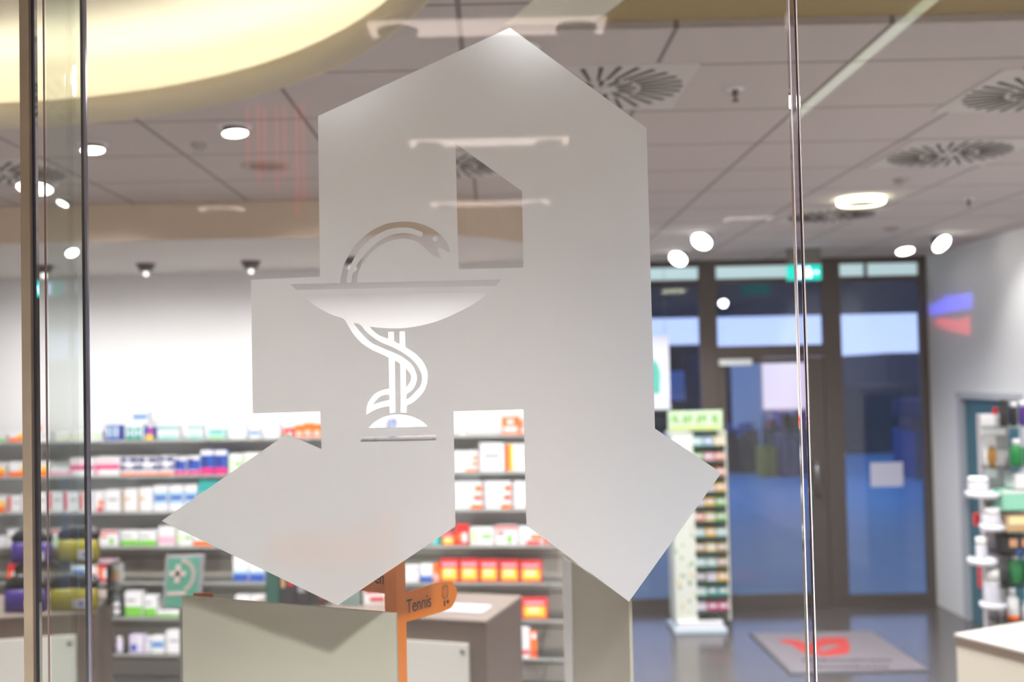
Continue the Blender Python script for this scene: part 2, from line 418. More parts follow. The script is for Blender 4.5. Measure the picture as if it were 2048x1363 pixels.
# glass fin
YF = .148
root = empty('window_4', (XFIN, YG + .009, 0)); struct(root, 'greenish glass fin standing behind the steel post', 'window')
mb = MB(); mb.box(-.010, .052, 0, -.002, YF, H, G_green); mb.done('glass_fin', root)
mb = MB(); mb.box(-.0058, .031, 0, -.0042, .0335, H, mat('fin_edge_line', (150, 120, 116), .3, .3)); mb.done('edge_line', root)
mb = MB(); mb.box(-.0034, YF, 0, .0004, YF + .006, H, mat('fin_edge_dark', (44, 48, 52), .25, .2)); mb.done('end_seal', root)
mb = MB(); mb.box(.0004, YF, 0, .0037, YF + .006, H, mat('fin_edge_lilac', (148, 140, 160), .2, .5)); tag(mb.done('end_strip', root), 'lilac grey strip')
# glass joint on the right
root = empty('window_5', (XJ, YG, 0)); struct(root, 'polished vertical joint between two panes of the shop window', 'window')
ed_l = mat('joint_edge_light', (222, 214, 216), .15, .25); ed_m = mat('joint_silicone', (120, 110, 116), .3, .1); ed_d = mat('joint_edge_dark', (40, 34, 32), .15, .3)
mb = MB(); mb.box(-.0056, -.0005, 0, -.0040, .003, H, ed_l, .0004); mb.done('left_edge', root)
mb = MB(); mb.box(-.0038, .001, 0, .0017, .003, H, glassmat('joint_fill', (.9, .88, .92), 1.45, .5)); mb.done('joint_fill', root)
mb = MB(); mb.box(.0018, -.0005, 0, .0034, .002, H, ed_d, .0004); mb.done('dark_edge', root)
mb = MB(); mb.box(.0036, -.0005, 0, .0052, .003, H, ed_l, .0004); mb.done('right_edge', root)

# ---------------------------------------------------------------- frosted emblem
def film_mat():
    M = bpy.data.materials.new('frosted_film'); M.use_nodes = True; n = M.node_tree.nodes; l = M.node_tree.links; n.clear()
    o = n.new('ShaderNodeOutputMaterial'); t = n.new('ShaderNodeBsdfTranslucent'); d = n.new('ShaderNodeBsdfDiffuse'); r = n.new('ShaderNodeBsdfRefraction')
    t.inputs[0].default_value = (.97, .97, .98, 1); d.inputs[0].default_value = (.95, .95, .96, 1)
    r.inputs[0].default_value = (.95, .95, .96, 1); r.inputs['Roughness'].default_value = .45; r.inputs['IOR'].default_value = 1.45
    a = n.new('ShaderNodeMixShader'); b = n.new('ShaderNodeMixShader'); a.inputs[0].default_value = .38; b.inputs[0].default_value = .2
    l.new(t.outputs[0], a.inputs[1]); l.new(d.outputs[0], a.inputs[2]); l.new(a.outputs[0], b.inputs[1]); l.new(r.outputs[0], b.inputs[2]); l.new(b.outputs[0], o.inputs[0])
    return M
A_ = lambda x, y: (660 + x / 7.877, 430 + y / 7.877)
B_ = lambda x, y: (570 + x / 4.655, 550 + y / 4.655)
C_ = lambda x, y: (670 + x / 9.086, 630 + y / 9.086)
D_ = lambda x, y: (700 + x / 9.085, 740 + y / 9.085)
outline = [(1020, 55), (1293, 256), (1310, 856.5), (1443, 945), (1258, 1202.5), (1053, 1050), (1047, 818), (907, 822), (911, 1052), (675, 1210), (323, 1041), (573.5, 867), (643, 897.5), (640.5, 822), (505.5, 826), (502, 559), (640, 553), (636, 232)]
win = [(911, 287), (1044, 382), (1047, 535), (917, 538)]
snake = [(592.6, 579.4), (580.7, 567.8), (680.3, 565.6)] + [A_(*p) for p in ((165, 1000), (185, 900), (215, 790), (270, 680), (335, 560), (420, 448), (520, 350), (640, 255), (780, 178), (920, 128), (1060, 107), (1180, 101), (1300, 108), (1430, 138), (1560, 187), (1680, 258), (1780, 345), (1850, 440), (1880, 530), (1885, 597), (1840, 572), (1770, 527), (1715, 508), (1698, 535), (1710, 590), (1745, 675), (1660, 650), (1580, 595), (1500, 520), (1420, 450), (1340, 405), (1240, 378), (1130, 372), (1010, 387), (880, 430), (770, 490), (660, 580), (570, 680), (500, 780), (455, 880), (435, 970))] + [(714.6, 564.9), (1002.9, 558.6), (992, 571.5)]
stripe = [A_(*p) for p in ((260, 1062), (272, 950), (300, 850), (342, 750), (405, 635), (480, 530), (570, 435), (680, 345), (800, 275), (920, 225), (1050, 200), (1180, 195), (1290, 208), (1380, 240), (1440, 262), (1466, 292), (1452, 328), (1410, 335), (1330, 310), (1240, 287), (1130, 283), (1010, 300), (890, 345), (780, 405), (670, 490), (570, 590), (490, 690), (420, 790), (375, 880), (350, 960), (335, 1062))]
eye = [A_(1657 + 44 * math.cos(a), 371 + 44 * math.sin(a)) for a in [math.pi * 2 * i / 24 for i in range(24)]]
bowl = [B_(*p) for p in ((178, 192), (1905, 160), (1760, 265), (1600, 350), (1450, 415), (1300, 460), (1150, 487), (1040, 495), (920, 492), (785, 478))] + \
    [C_(*p) for p in ((700, 285), (800, 360), (965, 430), (965, 300), (1070, 300), (1075, 475), (1170, 525), (1170, 295), (1272, 292), (1280, 580), (1400, 655), (1510, 740), (1600, 850), (1660, 970), (1685, 1090), (1680, 1200), (1650, 1300))] + \
    [D_(*p) for p in ((1352, 363), (1310, 425), (1230, 510), (1130, 590), (1028, 640), (1028, 775), (920, 765))] + [C_(1185, 880), C_(1085, 820)] + \
    [D_(*p) for p in ((828, 765), (722, 782), (718, 655), (600, 668), (500, 700), (400, 745), (300, 805), (300, 700), (322, 610), (370, 520), (450, 430), (560, 370), (640, 345), (713, 335))] + \
    [C_(*p) for p in ((975, 770), (850, 710), (720, 650), (590, 580), (470, 490), (380, 395), (300, 290), (240, 190))] + [B_(*p) for p in ((545, 405), (450, 372), (360, 330), (260, 265))]
band = [C_(*p) for p in ((320, 130), (460, 172), (540, 270), (640, 360), (740, 437), (860, 500), (1000, 558), (1130, 620), (1270, 702), (1400, 805), (1500, 920), (1560, 1035), (1582, 1130), (1573, 1230), (1540, 1310))] + \
    [D_(*p) for p in ((1205, 370), (1110, 475), (1025, 530), (1025, 435), (1100, 385), (1170, 300), (1210, 200), (1215, 110), (1190, 20))] + [C_(*p) for p in ((1430, 940), (1360, 860), (1270, 788), (1180, 730), (1080, 685), (960, 635), (820, 572), (690, 515), (580, 430), (480, 330), (400, 230))]
drop = [C_(*p) for p in ((1285, 960), (1335, 1015), (1375, 1090), (1382, 1150), (1350, 1235), (1290, 1315))]
leaf = [D_(*p) for p in ((412, 632), (460, 560), (530, 490), (610, 452), (718, 440), (718, 540), (640, 553), (560, 575), (480, 600))]
domeh = [D_(*p) for p in ((330, 1050), (440, 945), (560, 872), (680, 825), (790, 806), (900, 803), (1020, 812), (1120, 837), (1230, 882), (1330, 945), (1420, 1022))]
strip_ = [D_(*p) for p in ((183, 1300), (215, 1212), (1567, 1170), (1567, 1272))]
YFm = YG + .0105
def to_plane(lp):
    return [(lambda q: (q.x, q.z))(at(x, y, YFm)) for x, y in lp]
loops = [to_plane(outline), to_plane(win), to_plane(smooth(snake)), to_plane(smooth(stripe)), to_plane(eye), to_plane(smooth(bowl)), to_plane(smooth(band)), to_plane(smooth(drop)), to_plane(smooth(leaf)), to_plane(smooth(domeh)), to_plane(strip_)]
ef = curve_fill('window_decal', loops, film_mat(), ext=0.0, mw=Matrix.Translation((0, YFm, 0)) @ Matrix.Rotation(math.radians(90), 4, 'X'))
tag(ef, 'large frosted pharmacy letter with cut out chalice and snake on the shop window', 'window sticker')

# ================================================================== WINDOW DISPLAY
# plinth below the frame that carries sign post and boards
mb = MB(); mb.box(-.8, YG + .1, 0, .36, 2.55, 1.28, white, .004); tag(mb.done('display_plinth'), 'white display plinth behind the shop window under the sign post', 'plinth')
ZP = 1.28
# orange sign post
PX, PY = -.155, 1.62
root = empty('signpost', (PX, PY, ZP)); tag(root, 'orange signpost with pointing arms standing behind the shop window', 'signpost')
ptop = at(790, 1012, PY).z - ZP
mb = MB(); w = .0115; mb.box(-w, -w, .012, w, w, ptop, orange, .0008); o = mb.done('post', root); o.rotation_euler.z = math.radians(-33)
mb = MB(); mb.box(-.07, -.07, 0, .07, .07, .012, orange, .002); mb.done('base', root)
def arm(z0, z1, ang, L, word, name, side, x0=.0, tilt=0, start=.012, wpos=.01, wsz=.030):
    """board with a rounded tip, lying along local +x from the post"""
    r_ = empty(name, (0, 0, z0)); r_.parent = root; r_.rotation_euler = (0, 0, math.radians(ang))
    h = z1 - z0
    pts = [(start, 0), (L - .018, 0), (L - .006, h * .22), (L, h * .5), (L - .006, h * .78), (L - .018, h), (start, h)]
    mb = MB(); mb.prism(smooth([Vector((a, b)) for a, b in pts], 60, 4), -.0025, .0025, orange); b = mb.done('board', r_)
    b.rotation_euler.x = math.radians(90)
    if word:
        t = text_mesh('lettering', word, wsz, ink, r_, xs=.74)
        t.rotation_euler = (math.radians(90), 0, 0); t.location = (wpos, -.0031, h * .28)
    return r_
pt0 = at(808, 1222, 1.60); pt1 = at(912, 1185, 1.74)
angT = math.degrees(math.atan2(pt1.y - PY, pt1.x - PX)) 
LT = math.hypot(pt1.x - PX, pt1.y - PY)
zb = at(808, 1252, 1.605).z - ZP; zt = at(808, 1193, 1.605).z - ZP
rT = arm(zb, zt, angT, LT, 'Tennis', 'arm', 1, start=.006, wpos=.022)
# racket and ball symbol on the tennis arm
mb = MB()
hc = (zt - zb)
def quad2(mb, x0, z0, x1, z1, M): mb.box(x0, -.0034, z0, x1, -.0028, z1, M)
thin = mat('symbol_thin_line', (150, 92, 40), .6)
for i in range(18):
    a = 2 * math.pi * i / 18; b2 = 2 * math.pi * (i + 1) / 18
    cx_, cz_ = LT - .032, hc * .66
    p = (cx_ + .0075 * math.cos(a), cz_ + .0105 * math.sin(a)); q = (cx_ + .0075 * math.cos(b2), cz_ + .0105 * math.sin(b2))
    quad2(mb, min(p[0], q[0]) - .0003, min(p[1], q[1]) - .0003, max(p[0], q[0]) + .0003, max(p[1], q[1]) + .0003, thin)
for k in (-2, -1, 0, 1, 2): quad2(mb, cx_ - .006, cz_ + k * .0034, cx_ + .006, cz_ + k * .0034 + .0005, thin)
mb.done('racket_symbol', rT)
mb = MB(); quad2(mb, cx_ - .0035, hc * .16, cx_ - .0005, hc * .36, ink)
mb.cyl((cx_ + .0065, -.0028, hc * .28), .0032, .0006, ink, 14, axis=(0, -1, 0)); mb.done('ball_symbol', rT)
# left arm "...en": board runs to the left of the post
def arm_left(z0, z1, ang, L, word, wz=.030):
    r_ = empty('arm', (0, 0, z0)); r_.parent = root; r_.rotation_euler = (0, 0, math.radians(ang)); h = z1 - z0
    pts = [(-.006, 0), (-.006, h), (-L + .018, h), (-L + .006, h * .78), (-L, h * .5), (-L + .006, h * .22), (-L + .018, 0)]
    mb = MB(); mb.prism(smooth([Vector((a, b)) for a, b in pts], 60, 4), -.0025, .0025, orange); b = mb.done('board', r_); b.rotation_euler.x = math.radians(90)
    if word:
        t = text_mesh('lettering', word, wz, ink, r_, xs=.74); t.rotation_euler = (math.radians(90), 0, 0)
        wd = max(v.co.x for v in t.data.vertices); t.location = (-.021 - wd, -.0031, h * .30)
    return r_
zb2 = at(769, 1192, 1.61).z - ZP
arm_left(zb2, zb2 + .046, -40, .15, 'en')
zb3 = at(770, 1105, 1.60).z - ZP
arm_left(zb3, zb3 + .046, 14, .175, None)
mb = MB(); mb.lathe([(0, 0), (.019, 0), (.019, .004), (0, .012)], orange, (0, 0, ptop), 16); mb.done('cap', root)

def board(name, pl, pr, Yl, Yr, label, zlow, thick=.006):
    """upright board whose top corners are seen at pixels pl (left) and pr (right)"""
    a = at(pl[0], pl[1], Yl); b = at(pr[0], pr[1], Yr)
    ang = math.atan2(b.y - a.y, b.x - a.x); L = math.hypot(b.x - a.x, b.y - a.y); z = (a.z + b.z) / 2
    r_ = empty(name, (a.x, a.y, zlow), ang); tag(r_, label, 'display board')
    mb = MB(); mb.box(0, 0, 0, L, thick, z - zlow, cream, .0012); mb.done('board_panel', r_)
    return r_, L, z - zlow, ang
r1, L1, h1, a1 = board('display_board', (363.5, 1190), (791, 1226), 1.655, 1.5, 'wide beige board standing left of the orange signpost', ZP)
for u in (.15, .62):
    mb = MB(); mb.box(L1 * u, .0065, 0, L1 * u + .02, .06, .012, white_plastic); mb.done('foot', r1)
# little orange card peeking over the board
q = at(406, 1190, 1.70); 
mb = MB(); mb.box(-.016, 0, 0, .016, .006, q.z + .0035 - ZP, mat('rust_card', (196, 104, 40), .6), .001)
tag(mb.done('card_holder', loc=(q.x, q.y, ZP)), 'rust orange strip peeking over the left end of the beige board', 'card holder')
# tall pale board at the right, seen through the film
r2, L2, h2, a2 = board('display_board', (1128, 1108), (1257, 1206), 2.14, 1.72, 'pale upright board under the right foot of the frosted emblem', ZP)
mb = MB(); mb.box(-.002, -.004, 0, .06, .0, h2, white_plastic, .001); tag(mb.done('edge_profile', r2), 'white edge profile')

# ================================================================== SHELF WALL
SHZ = [1.762, 1.508, 1.250, 1.002, .748, .498, .238]
names = ['topmost', 'second', 'third', 'fourth', 'fifth', 'sixth', 'lowest']
for z, nm in zip(SHZ, names):
    a, b = XL + .02, .46
    root = empty('glass_shelf', (0, 0, z)); tag(root, f'{nm} long glass shelf from the top on the medicine wall', 'shelf', 'glass shelves on the medicine wall')
    mb = MB(); mb.prism([(a, shelfY(a)), (b, shelfY(b)), (b, shelfY(b) + .29), (a, shelfY(a) + .29)], -.010, 0, G_shelf); mb.done('glass_board', root)
    mb = MB(); mb.prism([(a, shelfY(a) - .003), (b, shelfY(b) - .003), (b, shelfY(b)), (a, shelfY(a))], -.013, -.0005, mat('shelf_edge_rail', (196, 200, 198), .4, .3)); mb.done('front_rail', root)
    for X in (-4.6, -3.35, -2.1, -.85, .35):
        mb = MB(); mb.box(X - .008, shelfY(X) + .02, -.035, X + .008, shelfY(X) + .298, -.0105, chrome); mb.done('bracket', root)

# colours of packaging
PAL = dict(w=(228, 228, 232), r=(214, 38, 40), o=(250, 112, 24), y=(248, 196, 60), g=(120, 196, 72), t=(40, 160, 160), b=(46, 84, 176), db=(34, 44, 120), m=(222, 44, 128),
           p=(240, 176, 196), lb=(156, 192, 228), gd=(196, 160, 110), lg=(206, 228, 190), br=(150, 84, 50), lt=(180, 224, 220), lv=(214, 206, 232), pu=(90, 50, 150), gr=(150, 150, 158), dg=(16, 120, 60), k=(40, 36, 40), cr=(250, 226, 170), c2=(230, 90, 60))
def pm(k): return mat('card_' + k, PAL[k], .45)
# style: base colour, list of printed areas (u0, v0, u1, v1, colour) on the front, wording for the label
ST = {
 'or1': ('w', [(0, 0, 1, .35, 'o'), (.6, .35, 1, .7, 'y')], 'white carton with orange base'),
 'or2': ('o', [(.1, .15, .9, .45, 'w'), (.3, .6, .7, .85, 'w')], 'orange carton with white print'),
 'or3': ('o', [(.2, .1, .42, .5, 'w'), (.58, .1, .8, .5, 'w')], 'bright orange carton with two white dots'),
 'gr1': ('w', [(0, 0, 1, .4, 'g'), (.1, .6, .6, .7, 'gr')], 'white carton with green base'),
 'gr2': ('w', [(0, .1, .35, .9, 'lg'), (.5, .4, .9, .6, 'g')], 'white carton with pale green side'),
 'gy1': ('w', [(0, .3, 1, .6, 'lg'), (.2, .4, .8, .5, 'y')], 'white carton with yellow green band'),
 'bl1': ('b', [(.1, .2, .25, .9, 'w'), (.4, .2, .55, .9, 'lt'), (.7, .2, .85, .9, 'w')], 'blue carton with white columns'),
 'tl1': ('w', [(.1, .1, .45, .8, 't'), (.55, .1, .9, .8, 't'), (.2, .3, .35, .6, 'w'), (.65, .3, .8, .6, 'w'), (0, 0, 1, .1, 'dg')], 'white carton with teal roundels'),
 'tl2': ('w', [(0, .72, 1, .88, 't'), (.1, .35, .9, .5, 'lt'), (0, 0, 1, .25, 'lt'), (.1, .08, .9, .18, 't')], 'white carton with teal lines'),
 'tl3': ('lt', [(.1, .6, .9, .85, 't'), (.1, 0, .9, .2, 'g')], 'aqua carton with teal and green lines'),
 'tl4': ('t', [(.1, .2, .5, .6, 'lt')], 'teal carton'),
 'by1': ('b', [(.1, 0, 1, .4, 'y'), (.5, .5, .9, .9, 'm')], 'blue carton with yellow base'),
 'bw1': ('w', [(.0, .3, 1, .75, 'lb'), (.1, .45, .9, .6, 'b')], 'white carton with blue lettering band'),
 'lv1': ('w', [(0, .65, 1, .95, 'lv'), (.1, .2, .9, .35, 'lv')], 'white carton with lilac lines'),
 'mg1': ('w', [(0, .35, 1, .6, 'm'), (.05, .75, .9, .85, 'p'), (0, 0, .15, .35, 'p')], 'white carton with magenta stripe'),
 'pk1': ('w', [(0, .1, 1, .5, 'p')], 'white carton with pink base'),
 'bo1': ('w', [(0, .72, .35, .95, 'db'), (.5, .72, 1, .95, 'db'), (0, .3, 1, .55, 'db'), (.25, .4, .75, .6, 'w'), (0, 0, 1, .14, 'o')], 'white carton with navy waves and orange base'),
 'bm1': ('w', [(0, .25, 1, .8, 'b'), (0, 0, 1, .22, 'm'), (.15, .45, .4, .9, 'db')], 'white carton with blue field and magenta base'),
 'bm2': ('b', [(0, .8, 1, 1, 'w'), (0, 0, 1, .28, 'm'), (.2, .3, .5, .7, 'db')], 'blue carton with magenta base'),
 'rd1': ('w', [(.0, .1, .22, 1, 'r'), (.4, .55, .9, .65, 'gr')], 'white carton with red vertical bar'),
 'rd2': ('r', [(.08, .1, .92, .62, 'y'), (.25, .3, .7, .58, 'cr'), (.1, .74, .9, .86, 'p')], 'red carton with golden picture'),
 'rd3': ('w', [(.5, .3, 1, .55, 'o'), (.3, 0, .9, .22, 'r')], 'white carton with scattered orange print'),
 'rd4': ('r', [(.5, .15, .9, .6, 'w'), (.1, .2, .45, .6, 'o')], 'red carton with white corner'),
 'rd5': ('w', [(0, .85, 1, 1, 'r'), (.55, .1, .75, .5, 'g'), (.1, .55, .4, .7, 'r')], 'white carton with red top edge'),
 'go1': ('w', [(.1, .5, .5, .6, 'gd'), (.0, .0, .12, 1, 'gd')], 'white carton with gold edge'),
 'ow1': ('w', [(0, .0, .16, 1, 'o'), (.16, 0, .3, 1, 'y'), (.45, .3, .95, .36, 'gr'), (.45, .62, .95, .68, 'gr')], 'tall white carton with orange edge'),
 'ow2': ('w', [(.8, .6, 1, .75, 'o'), (.75, .3, 1, .45, 'o'), (.5, 0, 1, .12, 'o')], 'white carton stack with orange steps'),
 'ow3': ('w', [(.75, .66, 1, .85, 'o'), (.7, .33, 1, .5, 'c2'), (.6, 0, 1, .16, 'o'), (.1, .3, .5, .35, 'lv'), (.1, .66, .5, .71, 'lv')], 'white carton stack with orange diagonal print'),
 'pl': ('w', [(.2, .5, .8, .6, 'gr')], 'plain white carton'),
 'bb1': ('w', [(0, 0, 1, .3, 'b'), (0, .3, 1, .42, 'lb')], 'white carton with blue base'),
 'dk1': ('k', [(.0, .1, .6, .3, 'w'), (.0, .4, .6, .6, 'w'), (.0, .7, .6, .9, 'w')], 'dark carton with white fields'),
 'bv1': ('lv', [(.1, .1, .5, .5, 'b'), (.6, .5, .9, .9, 'w')], 'lilac carton with blue print'),
}
ORD = ['first', 'second', 'third', 'fourth', 'fifth', 'sixth', 'seventh', 'eighth', 'ninth', 'tenth', 'eleventh', 'twelfth', 'thirteenth', 'fourteenth', 'fifteenth', 'sixteenth', 'seventeenth', 'eighteenth', 'nineteenth', 'twentieth']
def carton(w, h, d, st):
    base, bands, _ = ST[st]
    mb = MB(); mb.box(0, 0, 0, w, d, h, pm(base), min(.002, w * .05))
    for i, (u0, v0, u1, v1, k) in enumerate(bands):
        e = .0006 + .0002 * i
        mb.box(max(u0, .01) * w, -e, max(v0, .01) * h, min(u1, .99) * w, .0001, min(v1, .99) * h, pm(k))
    return mb
rzS = -math.atan(KS)
count = {}
def put(px0, px1, pytop, row, st, zone, extra=''):
    zs = SHZ[row]
    xm = (px0 + px1) / 2
    a = atshelf(px0, 1000); b = atshelf(px1, 1000); t = atshelf(xm, pytop)
    # re-evaluate x at the shelf's own height, since the picture is rolled
    pyb = 771 + (2.15 - zs) * FPX / t.y - .0213 * (xm - 300)
    a = atshelf(px0, pyb); b = atshelf(px1, pyb)
    w = (b.x - a.x) * .965; h = max(.03, t.z - zs)
    o = carton(w, h, .075, st).done('medicine_box', None, (a.x, shelfY(a.x) + .022, zs + .0005), rzS)
    k = (row, zone); count[k] = count.get(k, 0) + 1
    tag(o, f'{ST[st][2]}, {ORD[count[k]-1]} on {names[row]} shelf {zone}', 'medicine box', f'medicine boxes on the {names[row]} shelf')
ZL, ZM, ZR = 'left of post', 'between post and emblem', 'between the emblem legs'
ZF = 'behind the frosted emblem'
rows = [
 (0, ZL, [(-30, 9, 868, 'gr1'), (14, 48, 860, 'or1')]),
 (0, ZM, [(50, 70, 852, 'or2'), (74, 98, 862, 'pl'), (112, 138, 864, 'gy1'), (140, 166, 864, 'gy1'), (172, 204, 862, 'gr2'), (208, 240, 850, 'bl1'), (248, 286, 848, 'tl1'), (287, 305, 854, 'by1'), (314, 357, 850, 'tl2'), (372, 405, 849, 'tl2'), (414, 449, 858, 'tl3'), (462, 492, 846, 'lv1'), (496, 520, 856, 'bw1'), (524, 560, 846, 'lv1'), (566, 585, 856, 'rd4'), (588, 606, 850, 'or3'), (606, 624, 846, 'or3'), (624, 642, 848, 'or3')]),
 (0, 'in chalice foot', [(748, 775, 842, 'bv1'), (778, 790, 838, 'bl1'), (792, 830, 846, 'pk1'), (833, 870, 846, 'pk1')]),
 (0, ZR, [(916, 934, 852, 'go1'), (1004, 1040, 834, 'or2'), (1041, 1062, 840, 'or2')]),
 (1, ZL, [(-40, 10, 928, 'or1'), (15, 55, 924, 'or1')]),
 (1, ZM, [(56, 95, 924, 'or1'), (97, 136, 934, 'pk1'), (138, 188, 916, 'mg1'), (189, 239, 914, 'mg1'), (241, 274, 914, 'bo1'), (275, 316, 914, 'bo1'), (318, 346, 912, 'bo1'), (348, 371, 914, 'bm1'), (373, 399, 912, 'bm1'), (400, 427, 900, 'bm2'), (428, 454, 900, 'bm2'), (456, 484, 908, 'gr2'), (486, 520, 906, 'gr2')]),
 (1, ZR, [(906, 958, 902, 'ow2'), (960, 1011, 886, 'pl'), (1012, 1062, 888, 'ow1')]),
 (2, ZL, [(-20, 9, 992, 'or1'), (14, 40, 992, 'rd1')]),
 (2, ZM, [(42, 64, 986, 'pl'), (66, 92, 986, 'rd1'), (94, 124, 984, 'rd1'), (126, 156, 984, 'rd1'), (158, 184, 984, 'rd1'), (186, 206, 982, 'rd3'), (208, 240, 980, 'pl'), (244, 274, 978, 'go1'), (275, 304, 976, 'go1'), (305, 335, 972, 'bw1'), (337, 366, 971, 'bw1'), (368, 394, 970, 'bw1'), (396, 440, 961, 'tl4')]),
 (2, ZR, [(906, 968, 964, 'ow3'), (970, 1026, 963, 'ow3'), (1028, 1070, 963, 'ow3')]),
 (3, ZL, [(-10, 9, 1074, 'pl'), (12, 32, 1060, 'pl')]),
 (3, ZM, [(92, 118, 1060, 'rd5'), (196, 236, 1062, 'rd5'), (240, 276, 1062, 'gr1'), (277, 312, 1062, 'gr1'), (315, 349, 1054, 'pk1'), (352, 384, 1060, 'gr2'), (386, 425, 1064, 'or1')]),
 (3, ZR, [(862, 882, 1072, 'tl4'), (884, 910, 1066, 'rd2'), (911, 938, 1050, 'rd4'), (940, 990, 1056, 'gr2'), (991, 1037, 1052, 'rd5'), (1038, 1088, 1054, 'rd3'), (1089, 1100, 1078, 'rd4')]),
 (4, 'beside steel post', [(12, 32, 1130, 'rd4'), (34, 60, 1128, 'or1'), (140, 174, 1128, 'bw1'), (176, 196, 1126, 'ow3'), (197, 213, 1122, 'rd4'), (215, 238, 1130, 'or1')]),
 (4, 'below emblem left tip', [(465, 496, 1112, 'bb1'), (497, 530, 1112, 'bb1')]),
 (4, 'right of signpost', [(808, 838, 1132, 'lv1'), (840, 866, 1130, 'bb1'), (867, 878, 1130, 'or3'), (880, 919, 1120, 'rd2'), (920, 959, 1120, 'rd2'), (960, 998, 1121, 'rd2'), (1000, 1040, 1122, 'rd2'), (1041, 1086, 1123, 'rd2')]),
 (5, 'right of bags', [(226, 246, 1184, 'dk1'), (248, 284, 1184, 'gr1'), (286, 312, 1192, 'gr1'), (313, 358, 1222, 'gr1')]),
 (5, 'below emblem left tip', [(470, 500, 1192, 'bb1'), (502, 528, 1192, 'bb1')]),
 (5, 'right of counter', [(1044, 1098, 1198, 'rd2')]),
 (6, 'left of board', [(257, 286, 1272, 'bv1'), (288, 298, 1276, 'lv1'), (300, 328, 1274, 'bw1'), (331, 362, 1262, 'pl')]),
]
for row, zone, items in rows:
    for it in items: put(it[0], it[1], it[2], row, it[3], zone)
# a stack on the roundel box, and boxes standing behind the film so that the rows go on
def put_on(px0, px1, py0, py1, st, label):
    a = atshelf(px0, py1); b = atshelf(px1, py1); t = atshelf(px0, py0)
    o = carton((b.x - a.x), t.z - a.z, .08, st).done('medicine_box', None, (a.x, shelfY(a.x) + .03, a.z), rzS)
    tag(o, label, 'medicine box')
put_on(262, 294, 821, 847.5, 'bw1', 'small blue lettered carton stacked on the teal roundel carton')
# leaflets at the end of the sixth shelf
def leaflet(px0, px1, py0, py1, col, label):
    a = atshelf(px0, py1); b = atshelf(px1, py1); t = atshelf(px0, py0)
    mb = MB(); w = b.x - a.x; h = t.z - a.z
    mb.box(0, 0, 0, w, .012, h, pm(col)); mb.box(.1 * w, -.001, .02, .9 * w, 0, h * .25, pm('r')); mb.box(.1 * w, -.001, h * .7, .9 * w, 0, h * .9, pm('w'))
    tag(mb.done('leaflet', None, (a.x, shelfY(a.x) + .0, SHZ[6] + .001), rzS), label, 'leaflet')
leaflet(1044, 1060, 1256, 1318, 'w', 'white leaflet with red foot on the lowest shelf beside the wooden counter')
leaflet(1062, 1074, 1258, 1312, 'o', 'orange leaflet right of the white leaflet on the lowest shelf')
# round white jar
q = atshelf(236, 1309)
mb = MB(); mb.lathe([(0, 0), (.022, 0), (.024, .01), (.024, .07), (.018, .085), (.018, .09)], pm('lv'), (0, 0, 0)); mb.cyl((0, 0, .09), .02, .02, pm('w'))
tag(mb.done('jar', None, (q.x, shelfY(q.x) + .04, SHZ[6] + .001)), 'small pale jar at the left end of the lowest shelf', 'jar')

# ================================================================== COUNTERS
def counter(cx, cy, rz, W_, D_p, Ht, label, back=False):
    """cx,cy: front right corner; local -x along the front, +y to the back"""
    r_ = empty('sales_counter', (cx, cy, 0), rz); tag(r_, label, 'counter')
    mb = MB(); mb.box(-W_, 0, Ht - .012, 0, D_p, Ht, wood_top, .003); mb.done('worktop', r_)
    mb = MB(); mb.box(-W_ + .004, .004, 0, -.002, D_p - .004, Ht - .0125, wood, .002); mb.done('body', r_)
    mb = MB(); mb.box(-W_ + .09, -.010, .06, -.088, .003, Ht - .107, mat('counter_front_white', (214, 212, 206), .4)); mb.done('front_panel', r_)
    mb = MB(); mb.cyl((-.115, -.014, Ht - .14), .012, .01, chrome, axis=(0, 1, 0)); mb.done('lock', r_)
    return r_
zc = 1.05
p0 = atz(973, 1241, zc); p1 = atz(1044, 1190, zc); p2 = atz(812, 1233, zc)
rzc = math.atan2(p1.y - p0.y, p1.x - p0.x) - math.pi / 2
counter(p0.x, p0.y, rzc, 1.3, .58, zc, 'wood sided counter with white front panel right of the orange signpost')
p0L = atz(190, 1222, zc)
counter(p0L.x, p0L.y, .2, 1.1, .58, zc, 'wood sided counter under the purple and yellow bags at the left')
# papers on the counter
def on_counter(px, py): return atz(px, py, zc + .001)
q = on_counter(930, 1216)
mb = MB(); mb.box(-.11, -.075, 0, .11, .075, .004, pm('lv')); tag(mb.done('paper_sheet', None, (q.x, q.y, zc + .001), rzc), 'pale paper sheets lying on the wood sided counter', 'paper')
# dark display boxes at the back of the counter behind the board
def dbox(px0, px1, py0, py1, Y, col, label, bands=(), cat='box', name='display_box', d=.12, zfloor=None):
    a = at(px0, py1, Y); b = at(px1, py1, Y); t = at((px0 + px1) / 2, py0, Y)
    zb_ = a.z if zfloor is None else zfloor
    mb = MB(); w = b.x - a.x; h = t.z - zb_
    mb.box(0, 0, 0, w, d, h, pm(col), .002)
    for i, (u0, v0, u1, v1, k) in enumerate(bands): mb.box(u0 * w, -.001 - .0003 * i, v0 * h, u1 * w, 0, v1 * h, pm(k))
    return tag(mb.done(name, None, (a.x, Y, zb_)), label, cat)
PAL['dt'] = (40, 88, 78); PAL['st'] = (120, 140, 136)
ZT = zc + .001
dbox(532, 560, 1128, 1250, 5.27, 'dt', 'dark green tall box left of the dark display boxes', ((.1, .5, .9, .8, 'dt'),), zfloor=ZT)
dbox(562, 592, 1135, 1250, 5.27, 'k', 'dark box with red field behind the beige board', ((.5, .55, .95, .75, 'r'), (.05, .5, .3, .9, 'gd')), zfloor=ZT)
